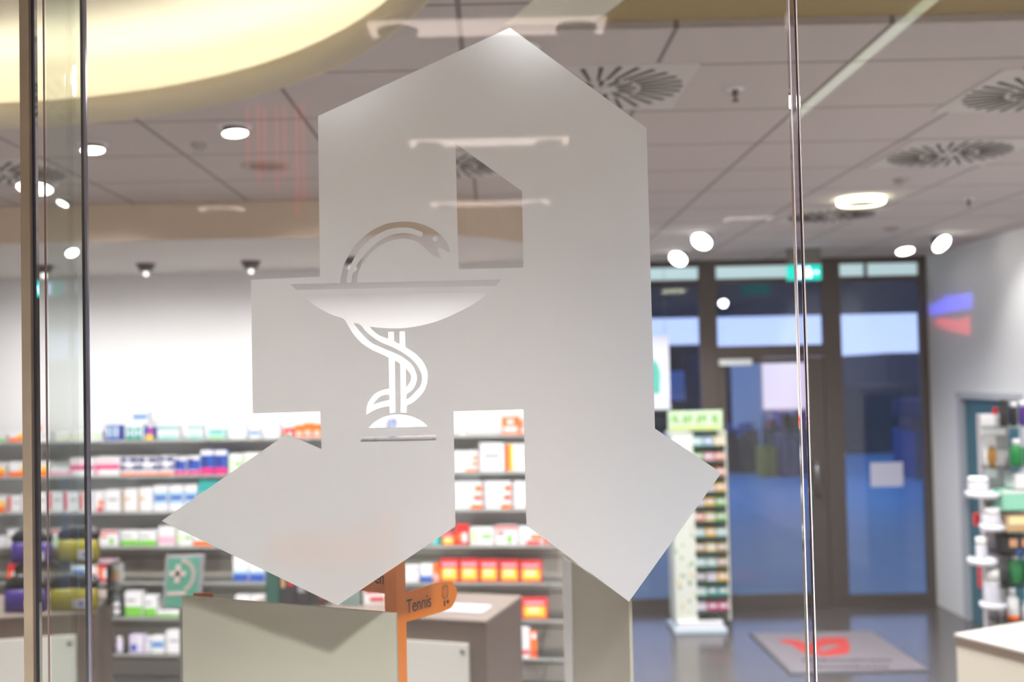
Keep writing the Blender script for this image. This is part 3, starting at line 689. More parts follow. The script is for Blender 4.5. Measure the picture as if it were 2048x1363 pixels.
dbox(594, 622, 1150, 1250, 5.27, 'k', 'dark box with grey field behind the beige board', ((.1, .45, .6, .8, 'gr'),), zfloor=ZT)
dbox(624, 652, 1160, 1250, 5.27, 'k', 'dark box with green field behind the beige board', ((.0, .6, .6, .85, 'dg'), (.6, .3, 1, .5, 'r')), zfloor=ZT)
dbox(684, 722, 1150, 1250, 5.27, 'st', 'grey green box right of the lower emblem tip', (), zfloor=ZT)
dbox(728, 772, 1170, 1250, 5.27, 'w', 'red and white box left of the orange signpost', ((.1, .6, .9, .9, 'r'), (.5, .3, .95, .5, 'w'), (.3, .2, .95, .4, 'r')), zfloor=ZT)
dbox(812, 846, 1178, 1250, 5.27, 'k', 'dark box with red and green print just behind the tennis arm', ((.1, .6, .8, .8, 'r'), (.2, .4, .9, .55, 'dg')), zfloor=ZT, d=.1)

# green cross poster in a stand
pl_ = at(322, 1214, 5.3); prr = at(400, 1214, 5.3)
root = empty('poster_stand', ((pl_.x + prr.x) / 2, 5.3, 0)); tag(root, 'grey stand holding a green poster with white cross and arc', 'poster')
wp = (at(398, 1160, 5.3).x - at(322, 1160, 5.3).x); zt_ = at(360, 1110, 5.3).z; zb_ = at(360, 1218, 5.3).z
mb = MB(); mb.box(-wp / 2, 0, zb_, wp / 2, .015, zt_, pm('gr'), .002); fr = mb.done('frame', root)
green = mat('poster_green', (84, 152, 132), .5); pale = mat('poster_pale_pink', (206, 186, 184), .5)
mb = MB(); mb.box(-wp / 2 + .014, -.002, zb_ + .012, wp / 2 - .018, 0, zt_ - .012, green)
zz = zt_ - .09; xx = -wp / 2 + .065
mb.box(xx - .012, -.004, zz - .045, xx + .012, -.002, zz + .045, pale); mb.box(xx - .04, -.004, zz - .012, xx + .04, -.002, zz + .012, pale)
for i in range(14):
    a = math.radians(80 - i * 10.5); cx_, cz_ = xx + .07 * math.cos(a) + .01, zz + .075 * math.sin(a) - .01
    mb.box(cx_ - .008, -.0035, cz_ - .009, cx_ + .008, -.002, cz_ + .009, pale)
mb.box(xx - .045, -.0035, zz - .105, xx + .05, -.002, zz - .088, pale)
mb.done('poster', root)
mb = MB(); mb.box(-.012, .015, 0.02, .012, .03, zb_ + .05, lampbody); mb.box(-.14, -.08, 0, .14, .12, .02, lampbody, .003); mb.done('stand', root)
for o in root.children:
    if o.name.startswith(('frame', 'poster')):
        # the poster leans to the right like the slanted sheet in the photo
        me = o.data
        for v in me.vertices: v.co.x += (v.co.z - zb_) * .10
# ---------------------------------------------------------------- bags on the left counter
def bag(px0, px1, py0, py1, Y, col, label, zb_=None):
    a = at(px0, py1, Y); b = at(px1, py1, Y); t = at((px0 + px1) / 2, py0, Y)
    w = b.x - a.x; zb2_ = a.z if zb_ is None else zb_; h = t.z - zb2_
    r_ = empty('sweet_bag', ((a.x + b.x) / 2, Y, zb2_)); tag(r_, label, 'bag', 'purple and yellow bags on the left counter')
    mb = MB(); d = .07
    bm_ = mb.bm; k = mb.mi(mat('bag_' + col[0], col[1], .35, noise=.1, nscale=20))
    lv = []
    for i, (sx, sy, z) in enumerate(((.94, .9, 0), (1, 1.05, .06 * h), (1.0, 1.1, .3 * h), (.98, .9, .58 * h), (.96, .55, .62 * h))):
        lv.append([bm_.verts.new((x * w / 2 * sx, y * d / 2 * sy, z)) for x, y in ((-1, -.8), (-.7, -1), (0, -1.12), (.7, -1), (1, -.8), (1, .8), (.7, 1), (0, 1.1), (-.7, 1), (-1, .8))])
    for A, B in zip(lv, lv[1:]):
        for i in range(10):
            f = bm_.faces.new((A[i], A[(i + 1) % 10], B[(i + 1) % 10], B[i])); f.material_index = k; f.smooth = True
    bm_.faces.new(lv[0][::-1]).material_index = k; bm_.faces.new(lv[-1]).material_index = k
    mb.done('bag_body', r_)
    mb = MB(); bm_ = mb.bm; k = mb.mi(black); lv = []
    for (sx, sy, z, off) in ((.97, .6, .60 * h, 0), (1.06, .75, .70 * h, .0), (1.0, .6, .82 * h, .03), (.85, .4, .93 * h, .05), (.62, .2, h, .07)):
        lv.append([bm_.verts.new((x * w / 2 * sx + off * w, y * d / 2 * sy, z + (.01 * math.sin(x * 6)))) for x, y in ((-1, -.8), (-.6, -1.1), (0, -.9), (.6, -1.1), (1, -.8), (1, .8), (.6, 1), (0, .9), (-.6, 1), (-1, .8))])
    for A, B in zip(lv, lv[1:]):
        for i in range(10):
            f = bm_.faces.new((A[i], A[(i + 1) % 10], B[(i + 1) % 10], B[i])); f.material_index = k; f.smooth = True
    bm_.faces.new(lv[0][::-1]); bm_.faces.new(lv[-1]); mb.done('bag_top', r_)
    mb = MB(); mb.box(.05 * w, -d / 2 * 1.2 - .003, .1 * h, .42 * w, -d / 2 * 1.15, .34 * h, pm('gr')); mb.box(.17 * w, -d / 2 * 1.2 - .004, .18 * h, .29 * w, -d / 2 * 1.2 - .002, .27 * h, pm('pu')); mb.done('bag_label', r_)
PURP = ('purple', (54, 36, 104)); YEL = ('yellow', (118, 108, 18))
Yb = 5.30
bag(14, 92, 1148, 1222, Yb, PURP, 'purple bag with black top, lower row at the left edge', zc + .001)
bag(104, 194, 1146, 1222, Yb, YEL, 'yellow green bag with black top, lower row beside the window fin', zc + .001)
# acrylic riser for the second row
zr = at(100, 1124, Yb + .16).z
root = empty('riser', (0, 0, 0)); tag(root, 'clear riser carrying the upper row of bags on the left counter', 'riser')
xa, xb = at(14, 1124, Yb).x, at(204, 1124, Yb).x
mb = MB(); mb.box(xa, Yb + .08, zr - .008, xb, Yb + .26, zr, G_shelf); mb.done('riser_top', root)
for x in (xa, xb - .008):
    mb = MB(); mb.box(x, Yb + .08, zc + .001, x + .008, Yb + .26, zr - .008, G_shelf); mb.done('riser_side', root)
bag(27, 102, 1056, 1124, Yb + .16, PURP, 'purple bag with black top, upper row behind the steel post', zr + .001)
bag(120, 197, 1049, 1124, Yb + .16, YEL, 'yellow green bag with black top, upper row behind the window fin', zr + .001)

# ================================================================== RIGHT COUNTER AND DISPLAY TOWER
z1 = 1.0
c0 = atz(1908, 1266, z1); c1 = atz(2048, 1301, z1)
ang = math.atan2(c1.y - c0.y, c1.x - c0.x)
root = empty('sales_counter', (c0.x, c0.y, 0), ang); tag(root, 'white counter with brown edge at the lower right', 'counter')
mb = MB(); mb.box(0, 0, z1 - .012, 1.6, .62, z1, mat('pale_worktop', (206, 201, 197), .4), .002); mb.done('worktop', root)
mb = MB(); mb.box(.003, .003, z1 - .05, 1.597, .617, z1 - .013, mat('counter_edge_brown', (124, 106, 92), .5)); mb.done('edge_band', root)
mb = MB(); mb.box(.006, .006, 0, 1.59, .61, z1 - .051, mat('counter_body_cream', (212, 204, 190), .5)); mb.done('body', root)
YT = 5.35
def X_(px, Y=YT): return at(px, 1000, Y).x
def Z_(px, py, Y=YT): return at(px, py, Y).z
root = empty('display_tower', (X_(2005), YT, 0)); tag(root, 'grey and white display tower behind the white counter at the right', 'display stand')
def loc(px, py, Y=YT):
    p = at(px, py, Y); return (p.x - root.location.x, p.y - root.location.y, p.z)
tower_g = mat('tower_panel_grey', (176, 172, 178), .5); 
a = loc(1961, 828); b = loc(2024, 1254)
mb = MB(); mb.box(a[0], .0, 0, b[0] + .02, .05, a[2], tower_g, .003); mb.done('back_panel', root)
mb = MB(); h1_ = loc(1961, 870)[2]; mb.box(a[0], -.006, h1_, b[0], 0, a[2] - .003, white_plastic); mb.done('header', root)
h2_ = loc(1965, 955)[2]; mb = MB(); mb.box(a[0] + .01, -.005, h2_, b[0] - .05, 0, h1_ - .004, pm('w')); q = loc(1983, 912)
nut = mat('picture_brown', (164, 118, 52), .6); dnut = mat('picture_dark_brown', (120, 82, 60), .6)
mb.lathe([(0, .001), (.016, .0015), (.022, .0005), (.024, 0)], nut, (q[0], -.0052, q[2]), 20, (0, -1, 0))
for v in mb.bm.verts:
    if v.co.y < -.0050 and abs(v.co.x - q[0]) < .03 and abs(v.co.z - q[2]) < .03: v.co.z = q[2] + (v.co.z - q[2]) * 2.3
mb.done('picture', root)
mb = MB(); mb.box(a[0] - .06, -.25, 0, b[0] + .5, .2, .03, tower_g, .004); mb.done('base', root)
# ladder of small trays on the left flank
white_t = mat('tray_white', (222, 222, 232), .3)
def tray(px0, px1, py, label=None):
    p = loc((px0 + px1) / 2, py, YT - .08); w = (px1 - px0) / 2 * YT / FPX
    mb = MB(); mb.lathe([(0, 0), (w * .92, 0), (w, .012), (w * 1.02, .03), (w * .97, .03), (w * .95, .014), (0, .008)], white_t, (p[0], -.08, p[2]), 28); mb.done('tray', root); return p, w
def jar(px0, px1, py0, py1, label, cap='w', body='lv', cat='jar', n=1):
    p = at((px0 + px1) / 2, py1, YT - .08); t = at((px0 + px1) / 2, py0, YT - .08); w = (px1 - px0) / 2 * YT / FPX; h = t.z - p.z
    r_ = empty('cream_jar', (p.x, YT - .08, p.z)); tag(r_, label, cat, 'white jars and bottles on the tower trays')
    mb = MB(); mb.lathe([(0, 0), (w * .95, 0), (w, .006), (w, h * .66), (w * .92, h * .7), (0, h * .7)], mat('jar_body', (204, 204, 218), .3), (0, 0, 0), 24); mb.done('body', r_)
    mb = MB(); mb.lathe([(0, h * .7), (w * .97, h * .7), (w * .97, h * .97), (w * .9, h), (0, h)], white_plastic, (0, 0, 0), 24); mb.done('lid', r_)
for (a0, a1_, y, j0, j1, y0, lab) in ((1934, 1998, 994, 1938, 1976, 953, 'wide white jar on the topmost round tray of the tower'),
                                     (1962, 2010, 1060, 1966, 2004, 1014, 'wide white jar with tall lid on the second round tray'),
                                     (1938, 1992, 1128, 1953, 1974, 1074, 'narrow white bottle alone on the third round tray'),
                                     (1962, 2010, 1216, 1970, 2000, 1138, 'tall white bottle on the lowest round tray')):
    tray(a0, a1_, y); jar(j0, j1, y0, y - 5, lab)
for (x0_, x1_, y0, y1, lab) in ((1952, 1962, 1026, 1052, 'small red pack beside the second round tray'), (1961, 1971, 1132, 1176, 'small red pack between the third and lowest round tray')):
    a = at(x0_, y1, YT + .1); b = at(x1_, y0, YT + .1)
    mb = MB(); mb.box(0, 0, 0, b.x - a.x, .03, b.z - a.z, pm('r'), .002); tag(mb.done('small_pack', None, (a.x, YT + .1, a.z)), lab, 'pack')
mb = MB()
p_ = loc(1956, 1058); mb.cyl((p_[0] + .012, .0, p_[2] - .001), .003, .05, chrome, 8); mb.done('clip', root)
# glass shelves to the right with goods
def gshelf(px, py):
    p = loc(px, py, YT - .16); mb = MB(); mb.box(p[0], -.16, p[2] - .008, p[0] + .6, -.001, p[2], G_shelf); mb.done('side_shelf', root); return p[2]
sh = {k: gshelf(1990 if k < 940 else 2004, k) for k in (853, 934, 1022, 1066, 1108, 1172, 1246)}
def bottle(px, zs, w, h, label, body, cap, neck=.4, kind='bottle', base=None):
    p = at(px, 1000, YT - .09)
    r_ = empty('bottle', (p.x, YT - .09, zs + .0005)); tag(r_, label, kind)
    mb = MB(); mb.lathe([(0, 0), (w * .9, 0), (w, .006), (w, h * .62), (w * .85, h * .7), (w * neck, h * .76), (w * neck, h * .8), (0, h * .8)], pm(body), (0, 0, 0), 20)
    if base: mb.lathe([(w * .92, .0), (w * 1.02, .004), (w * 1.02, h * .16), (w * .99, h * .165)], pm(base), (0, 0, 0), 20)
    mb.done('body', r_)
    mb = MB(); mb.cyl((0, 0, h * .78), w * max(neck, .5), h * .22, pm(cap), 16); mb.done('cap', r_)
bottle(2014, sh[853], .021, .13, 'black tube with red mark on the top right glass shelf', 'k', 'k', .9, 'tube', None)
bottle(2033, sh[853], .018, .115, 'slim black tube right of the black tube on the top glass shelf', 'k', 'w', .9, 'tube')
bottle(2052, sh[853], .018, .12, 'purple tube at the right picture edge on the top glass shelf', 'pu', 'w', .9, 'tube')
bottle(2036, sh[934], .030, .13, 'bright green bottle with white cap on the second glass shelf', 'dg', 'w', .6)
bottle(2064, sh[934], .030, .13, 'bright green bottle at the very picture edge', 'dg', 'w', .6)
PAL['mint'] = (140, 206, 180); PAL['tan'] = (186, 160, 130); PAL['skin'] = (200, 150, 116); PAL['grn'] = (24, 116, 64)
def gbox(px0, py0, zs, wpx, col, label, bands=()):
    a = at(px0, 1000, YT - .14); t = at(px0 + wpx / 2, py0, YT - .14); w = wpx * YT / FPX; h = t.z - zs
    mb = MB(); mb.box(0, 0, 0, w, .12, h, pm(col), .003)
    for i, (u0, v0, u1, v1, k) in enumerate(bands): mb.box(u0 * w, -.001 - .0003 * i, v0 * h, u1 * w, 0, v1 * h, pm(k))
    tag(mb.done('product_box', None, (a.x, YT - .14, zs + .0005)), label, 'box')
gbox(2005, 980, sh[1022], 70, 'mint', 'wide mint green box on the third glass shelf of the tower', ((0, .85, 1, 1, 'w'),))
gbox(2032, 948, sh[1022] + (1022 - 980) * (YT - .14) / FPX + .001, 40, 'w', 'white box standing on the mint green box', ())
gbox(2011, 1024, sh[1066], 60, 'tan', 'tan picture box on the fourth glass shelf of the tower', ((.05, .1, .95, .25, 'gd'), (.1, .4, .9, .8, 'cr')))
gbox(2013, 1074, sh[1108], 60, 'k', 'dark box with two round skin tone spots', ((.05, .4, .3, .9, 'skin'), (.45, .4, .7, .9, 'skin'), (.25, .0, .45, .2, 'b')))
bottle(2026, sh[1172], .032, .15, 'dark green spray bottle with white label above the white counter', 'grn', 'w', .5)
bottle(2052, sh[1172], .03, .15, 'dark green bottle at the picture edge above the white counter', 'grn', 'grn', .5)
bottle(2018, sh[1246], .028, .155, 'white spray bottle with orange base standing low on the tower', 'w', 'w', .45, base='o')
bottle(2044, sh[1246], .02, .09, 'short white bottle right of the orange based bottle', 'w', 'w', .6)
mb = MB(); p = loc(1990, 822); mb.box(p[0] - .012, -.003, p[2] - .02, p[0] + .012, -.001, p[2] + .02, pm('r'))
tag(mb.done('red_mark', root), 'small red sticker above the header')

# ================================================================== ENTRANCE
def E(px, py=900, Y=YB): return at(px, py, Y)
def ex(px): return at(px, 900, YB).x
def ez(px, py): return at(px, py, YB).z
ZTRz = 2.36
xs = dict(m1a=ex(1405), m1b=ex(1440), m2a=ex(1652), m2b=ex(1688), ra=ex(1846), rb=XR)
zh0, zh1 = ez(1550, 566), ez(1550, 558)      # header bar
ztr0, ztr1 = ez(1550, 714), ez(1550, 690)
root = empty('window_6', (0, YB, 0)); struct(root, 'dark framed glazed entrance front at the back of the shop', 'window')
FD = .07
def fbar(name, x0, x1, z0, z1, d=FD, lab=None):
    mb = MB(); mb.box(x0, -d / 2, z0, x1, d / 2, z1, frame_m, .003); return mb.done(name, root)
fbar('mullion', xs['m1a'], xs['m1b'], 0, H); fbar('mullion', xs['m2a'], xs['m2b'], 0, H); fbar('mullion', xs['ra'], XR, 0, H); fbar('mullion', .64, .72, 0, H)
for x0_, x1_ in ((.72, xs['m1a']), (xs['m1b'], xs['m2a']), (xs['m2b'], xs['ra'])):
    fbar('header', x0_, x1_, zh0, zh1 + .01)
    fbar('head_rail', x0_, x1_, H - .06, H)
fbar('transom', xs['m1b'], xs['m2a'], ztr0, ztr1)
fbar('sill', .72, xs['m1a'], 0, .10); fbar('sill', xs['m2b'], xs['ra'], 0, .10)
mb = MB(); xmid = ex(1738); mb.box(xmid, -.02, zh1 + .01, xmid + .03, .02, H - .06, frame_m); mb.done('clerestory_bar', root)
def gl(x0_, x1_, z0_, z1_, M=G_back, name='pane', y=0):
    mb = MB(); mb.box(x0_, y - .003, z0_, x1_, y + .003, z1_, M); return mb.done(name, root)
clere = mat('clerestory_lit_glass', (196, 224, 230), .4, emit=.3)  # glow put into the panes themselves, in place of light from behind
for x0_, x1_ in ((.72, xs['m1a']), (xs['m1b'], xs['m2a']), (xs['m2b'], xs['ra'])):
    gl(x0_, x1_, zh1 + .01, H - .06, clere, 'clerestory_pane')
gl(.72, xs['m1a'], .10, zh0); gl(xs['m2b'], xs['ra'], .10, zh0); gl(xs['m1b'], xs['m2a'], ztr1, zh0)
# door
root2 = empty('door_2', (xs['m1b'], YB, 0)); struct(root2, 'dark framed glass entrance door with a white closer', 'door')
dw = xs['m2a'] - xs['m1b']
mb = MB(); s_ = .065; mb.box(.005, -.03, .005, s_, .03, ztr0 - .003, frame_m, .003); mb.box(dw - s_ - .09, -.03, .005, dw - .005, .03, ztr0 - .003, frame_m, .003)
mb.box(s_, -.03, .005, dw - s_ - .09, .03, .12, frame_m, .003); mb.box(s_, -.03, ztr0 - .055, dw - s_ - .09, .03, ztr0 - .003, frame_m, .003); mb.done('door_frame', root2)
mb = MB(); mb.box(s_, -.003, .12, dw - s_ - .09, .003, ztr0 - .055, G_back); mb.done('door_glass', root2)
mb = MB(); mb.box(.0, -.09, ztr0 - .07, .30, -.035, ztr0 - .01, mat('door_closer_white', (225, 228, 228), .4), .004); mb.done('door_closer', root2)
mb = MB(); hx = dw - .11; mb.cyl((hx, -.075, 1.0), .012, .35, chrome); mb.box(hx - .008, -.075, 1.03, hx + .008, -.03, 1.046, chrome); mb.box(hx - .008, -.075, 1.30, hx + .008, -.03, 1.316, chrome); mb.done('door_handle', root2)
# notice on the right pane
a = E(1741, 973); b = E(1805, 923)
mb = MB(); mb.box(a.x, YB - .008, a.z, b.x, YB - .004, b.z, mat('notice_paper', (200, 200, 222), .6)); tag(mb.done('notice'), 'blank white notice stuck on the right entrance pane', 'notice')
# poster hanging left of the door
a = at(1262, 820, 9.6); b = at(1337, 672, 9.6)
root = empty('hanging_poster', (a.x, 9.6, a.z)); tag(root, 'white hanging poster with green shape beside the entrance', 'poster')
mb = MB(); mb.box(0, 0, 0, b.x - a.x, .01, b.z - a.z, mat('poster_white', (214, 214, 224), .6)); mb.done('sheet', root)
g0 = at(1322, 790, 9.6); 
mb = MB(); gw = g0.x - a.x; hh = b.z - a.z
pts = [(.05, hh * .22), (gw - .01, hh * .22), (gw, hh * .5), (gw - .02, hh * .62), (gw - .07, hh * .70), (.05, hh * .72)]
mb.prism(pts, 0, .003, mat('poster_mint', (84, 176, 160), .6)); o = mb.done('green_shape', root); o.rotation_euler.x = math.radians(90)
mb = MB(); mb.cyl((.03, .005, hh), .002, H - b.z - .001, chrome, 6); mb.cyl((b.x - a.x - .03, .005, hh), .002, H - b.z - .001, chrome, 6); mb.done('cord', root)
# emergency exit sign
Yx = 9.0
a = at(1576, 560, Yx); b = at(1642, 529, Yx)
root = empty('exit_sign', ((a.x + b.x) / 2, Yx, 0)); tag(root, 'lit green exit sign hanging from the ceiling before the entrance', 'exit sign')
xg = a.x - root.location.x; xw = b.x - root.location.x
exg = mat('exit_green_lit', (0, 176, 160), .5, emit=.8); exw = mat('exit_white_lit', (190, 210, 255), .5, emit=2.5)
mb = MB(); mb.box(xg, 0, a.z, xw, .03, b.z, exg); mb.done('sign_face', root)
mb = MB()
w_ = xw - xg; h_ = b.z - a.z
mb.box(xg + w_ * .28, -.003, a.z + h_ * .12, xg + w_ * .48, 0, b.z - h_ * .12, exw)       # doorway
mb.cyl((xg + w_ * .62, -.001, a.z + h_ * .78), h_ * .09, .002, exw, 14, axis=(0, -1, 0))        # running figure
for (u0, v0, u1, v1) in ((.56, .42, .66, .68), (.62, .16, .7, .44), (.52, .2, .58, .44), (.66, .5, .76, .58), (.8, .44, .92, .56)): mb.box(xg + w_ * u0, -.003, a.z + h_ * v0, xg + w_ * u1, 0, a.z + h_ * v1, exw)
mb.done('pictogram', root)
mb = MB(); mb.box(xg, .0, b.z, xw, .03, H - .001, lampbody); mb.done('hanger', root)

# ---------------------------------------------------------------- floor rack with green header
p = atz(1395, 1262, 0); YR = p.y - .05
root = empty('floor_rack', (p.x, YR, 0)); tag(root, 'tall white floor rack with green header and tiers of small packs by the entrance', 'display stand')
def rl(px, py): q = at(px, py, YR); return q.x - root.location.x, q.z
x0_, _ = rl(1347, 1262); x1_, _ = rl(1453, 1262)
mb = MB(); mb.box(x0_, -.05, 0, x1_, .34, .045, mat('rack_base_pale_blue', (206, 222, 236), .4), .01); mb.box(x0_ + .03, -.03, .045, x1_ - .03, .30, .10, white_plastic, .008); mb.done('base', root)
hx0, hz0 = rl(1337, 862); hx1, hz1 = rl(1444, 820)
hd = MB(); hd.box(hx0, -.01, hz0, hx1, .03, hz1, pm('lg'), .003)
lf = mat('leaf_green', (126, 186, 86), .6); lf2 = mat('leaf_lime', (206, 222, 120), .6)
hd.box(hx0 + .01, -.012, hz0 + .01, hx1 - .01, -.0101, hz0 + .035, lf2)
random.seed(3)
for i in range(13):
    u = hx0 + .04 + (hx1 - hx0 - .09) * i / 12; hh = random.uniform(.035, .08); hd.box(u - .009, -.013, hz1 - .035 - hh, u + .009, -.0101, hz1 - .03, lf if i % 4 != 2 else pm('w'))
hd.done('header', root)
sx0, sz0 = rl(1352, 1235); sx1, sz1 = rl(1386, 864)
mb = MB(); mb.box(sx0, 0, .1, sx1, .30, sz1, mat('rack_panel_white', (234, 238, 228), .5), .002)
for i in range(42):
    u = random.uniform(sx0 + .012, sx1 - .012); v = random.uniform(.14, sz1 - .25) ** 1.0; s = random.uniform(.006, .016)
    if v > 1.15 and i % 2: continue
    mb.box(u - s * .6, -.002, v - s, u + s * .6, -.0001, v + s, random.choice([lf, lf, mat('leaf_dark', (60, 128, 74), .6), mat('blossom_yellow', (236, 196, 60), .6)]))
mb.done('side_panel', root)
tx0, _ = rl(1388, 1000); tx1, tz1 = rl(1449, 866)
mb = MB(); mb.box(tx0, .27, .1, tx1, .30, tz1, mat('rack_back_dark_green', (40, 62, 48), .6)); mb.box(tx1, 0, .1, tx1 + .012, .30, tz1 + .02, mat('rack_panel_white', (0, 0, 0))); mb.done('back', root)
tier_y = [892, 922, 953, 984, 1013, 1043, 1074, 1104, 1134, 1163, 1192, 1222]
tier_c = [('lt', 'lb', 'cr'), ('g', 'p', 'c2'), ('w', 'o', 'c2'), ('g', 'w', 'y'), ('w', 'y', 'g'), ('c2', 'cr', 'g'), ('lt', 'y', 'lt'), ('gd', 'cr', 'gd'), ('lt', 'lt', 'gd'), ('gr', 'w', 'y'), ('lt', 't', 't'), ('lv', 'm', 'm')]
PAL['c2'] = (240, 140, 96)
MATS.pop('card_c2', None)
tiername = ['topmost', 'second', 'third', 'fourth', 'fifth', 'sixth', 'seventh', 'eighth', 'ninth', 'tenth', 'eleventh', 'lowest']
CN = dict(lt='aqua', lb='pale blue', cr='cream', g='green', p='pink', c2='salmon', w='white', o='orange', y='yellow', gd='golden', gr='grey', t='teal', lv='lilac', m='pink')
dk = mat('rack_back_dark_green', (40, 62, 48))
posn = ['left', 'middle', 'right']
for ti, (ty, cols) in enumerate(zip(tier_y, tier_c)):
    _, tz = rl(1420, ty)
    mb = MB(); mb.box(tx0, 0, tz - .010, tx1, .27, tz, dk); mb.box(tx0, -.004, tz - .026, tx1, 0, tz + .010, dk); mb.done('tier', root)
    n_ = 3; ww = (tx1 - tx0) / n_
    for k, cc in enumerate(cols):
        o = MB(); o.box(.004, 0, 0, ww - .004, .16, .072, pm(cc), .002); o.box(.012, -.001, .03, ww - .012, 0, .06, pm('w' if cc != 'w' else 'lv'))
        o = o.done('tea_box', None, (root.location.x + tx0 + k * ww, YR + .01, tz + .0007))
        tag(o, f'{CN[cc]} small pack, {posn[k]} one on the {tiername[ti]} tier of the floor rack', 'pack', f'packs on the floor rack')

# ---------------------------------------------------------------- floor mat
ma = atz(1497, 1268, 0); mbb = atz(1860, 1337, 0)
mx0, my1 = ma.x, ma.y; my0 = atz(1700, 1346, 0).y; mx1 = mbb.x - .02
root = empty('door_mat', ((mx0 + mx1) / 2, (my0 + my1) / 2, 0)); tag(root, 'grey floor mat with a red swoosh emblem and dark lettering before the entrance', 'mat')
wm, dm = (mx1 - mx0), (my1 - my0)
mb = MB(); mb.box(-wm / 2, -dm / 2, 0, wm / 2, dm / 2, .008, mat('mat_rubber_edge', (72, 72, 82), .6), .003); mb.done('rubber_edge', root)
mb = MB(); mb.box(-wm / 2 + .03, -dm / 2 + .03, .008, wm / 2 - .01, dm / 2 - .01, .0105, mat('mat_grey_pile', (128, 120, 128), .9, noise=.12, nscale=60)); mb.done('pile', root)
redm = mat('mat_red', (196, 56, 50), .8)
def mpt(px, py):
    q = atz(px, py, .011); return (q.x - root.location.x, q.y - root.location.y)
zq = lambda x, y: (1480 + x / 4.876, 1230 + y / 4.876)
sw = [mpt(*zq(*p)) for p in ((385, 248), (450, 236), (530, 240), (600, 254), (650, 272), (690, 280), (740, 244), (810, 218), (920, 212), (1035, 216), (1062, 262), (1068, 320), (1058, 366), (980, 384), (850, 398), (740, 386), (640, 368), (580, 340), (530, 302), (480, 278), (400, 266))]
sw2 = [mpt(*zq(*p)) for p in ((770, 335), (815, 302), (870, 288), (950, 284), (975, 296), (920, 312), (860, 334), (800, 348))]
o = curve_fill('emblem', [smooth([Vector(p) for p in sw], 50, 4), smooth([Vector(p) for p in sw2], 50, 4)], redm, .0004, None); o.parent = root; o.location = (0, 0, .0112)
mb = MB(); dmt = mat('mat_lettering', (34, 30, 36), .9)
random.seed(5)
for line, (py, xa_, xb_) in enumerate(((1320, 1605, 1785), (1333, 1625, 1775))):
    x = xa_
    while x < xb_:
        wl_ = random.choice((6, 8, 9)); q = mpt(x, py); s = .018 + random.choice((0, 0, .012))
        mb.box(q[0], q[1] - .028, .0105, q[0] + wl_ * .0036, q[1] + s + .01, .0112, dmt); x += wl_ + 4
mb.done('lettering', root)

# ================================================================== CEILING FITTINGS
def disc_lamp(px, py, r, label, tilt=(0, 0), z=H, body=True, M=None, drop=.02):
    q = atz(px, py, z - drop); ax = Vector((tilt[0], tilt[1], -1)).normalized()
    r_ = empty('ceiling_lamp', (q.x, q.y, z)); tag(r_, label, 'ceiling lamp', 'round ceiling lamps')
    mb = MB(); mb.lathe([(r * 1.05, 0), (r * 1.35, 0), (r * 1.35, -.006), (r * 1.05, -.008)], white_plastic, (0, 0, 0), 32); mb.done('ring', r_)
    mb = MB(); mb.lathe([(0, -.06), (r * .7, -.06), (r * .98, .0), (r * 1.02, .004), (r * 1.02, .012)], lampbody, Vector((0, 0, -drop)) , 28, ax); mb.done('housing', r_)
    mb = MB(); mb.lathe([(0, .010), (r * .97, .010), (r * .97, .005)], M or lamp_on, Vector((0, 0, -drop)), 28, ax); mb.done('lens', r_)
    return q
disc_lamp(470, 262, .050, 'bright round ceiling lamp nearest to the emblem on the left', (.1, -.1))
disc_lamp(1034, 110, .055, 'ceiling lamp hidden behind the tip of the emblem', (.1, -.1))
disc_lamp(762, 216, .055, 'ceiling lamp hidden behind the upper left edge of the emblem', (.1, -.1))
disc_lamp(185, 296, .048, 'bright round ceiling lamp just right of the window fin', (.1, -.1))
disc_lamp(70, 373, .085, 'wide ceiling lamp crossed by the steel post', (0, -.2))
disc_lamp(143, 503, .034, 'tilted ceiling lamp seen through the window fin', (.6, -.5), z=2.985)
disc_lamp(127, 404, .03, 'tiny glowing disc standing in for a reflection in the window fin', (-.4, -.4))  # lit disc put in to imitate a small reflection
disc_lamp(1404, 481, .075, 'tilted ceiling lamp nearest of the three in a row right of the emblem', (-.7, -.8), drop=.05)
disc_lamp(1357, 516, .075, 'tilted ceiling lamp in the middle of the three right of the emblem', (-.7, -.8), drop=.05)
disc_lamp(1321, 541, .075, 'tilted ceiling lamp farthest of the three right of the emblem', (-.7, -.8), drop=.05)
disc_lamp(1882, 486, .075, 'tilted lamp washing the right wall', (.5, -1.1), drop=.06)
disc_lamp(1810, 500, .07, 'small round lamp left of the lamp at the right wall', (0, -.35), drop=.03)
# ring light
q = atz(1722, 400, H - .01); r_ = empty('ring_light', (q.x, q.y, H)); tag(r_, 'flat glowing ring light at the right of the ceiling', 'ceiling lamp')
mb = MB(); mb.lathe([(.118, -.032), (.13, -.036), (.14, -.03), (.14, -.001)], lamp_warm, (0, 0, 0), 40); mb.done('glowing_ring', r_)
mb = MB(); mb.lathe([(0, -.033), (.1185, -.033), (.1185, 0)], lampbody, (0, 0, 0), 32); mb.done('centre_plate', r_)
# speaker ring
q = atz(535, 331, H); r_ = empty('ceiling_speaker', (q.x, q.y, H)); tag(r_, 'flat round ceiling speaker ring left of the emblem', 'ceiling speaker')
mb = MB(); mb.lathe([(.085, -.001), (.105, -.012), (.12, -.008), (.12, 0)], mat('speaker_rim', (190, 176, 164), .6), (0, 0, 0), 36); mb.done('rim', r_)
mb = MB(); mb.lathe([(0, -.003), (.085, -.004), (.086, 0)], mat('speaker_grille', (150, 138, 134), .8), (0, 0, 0), 32); mb.done('grille', r_)
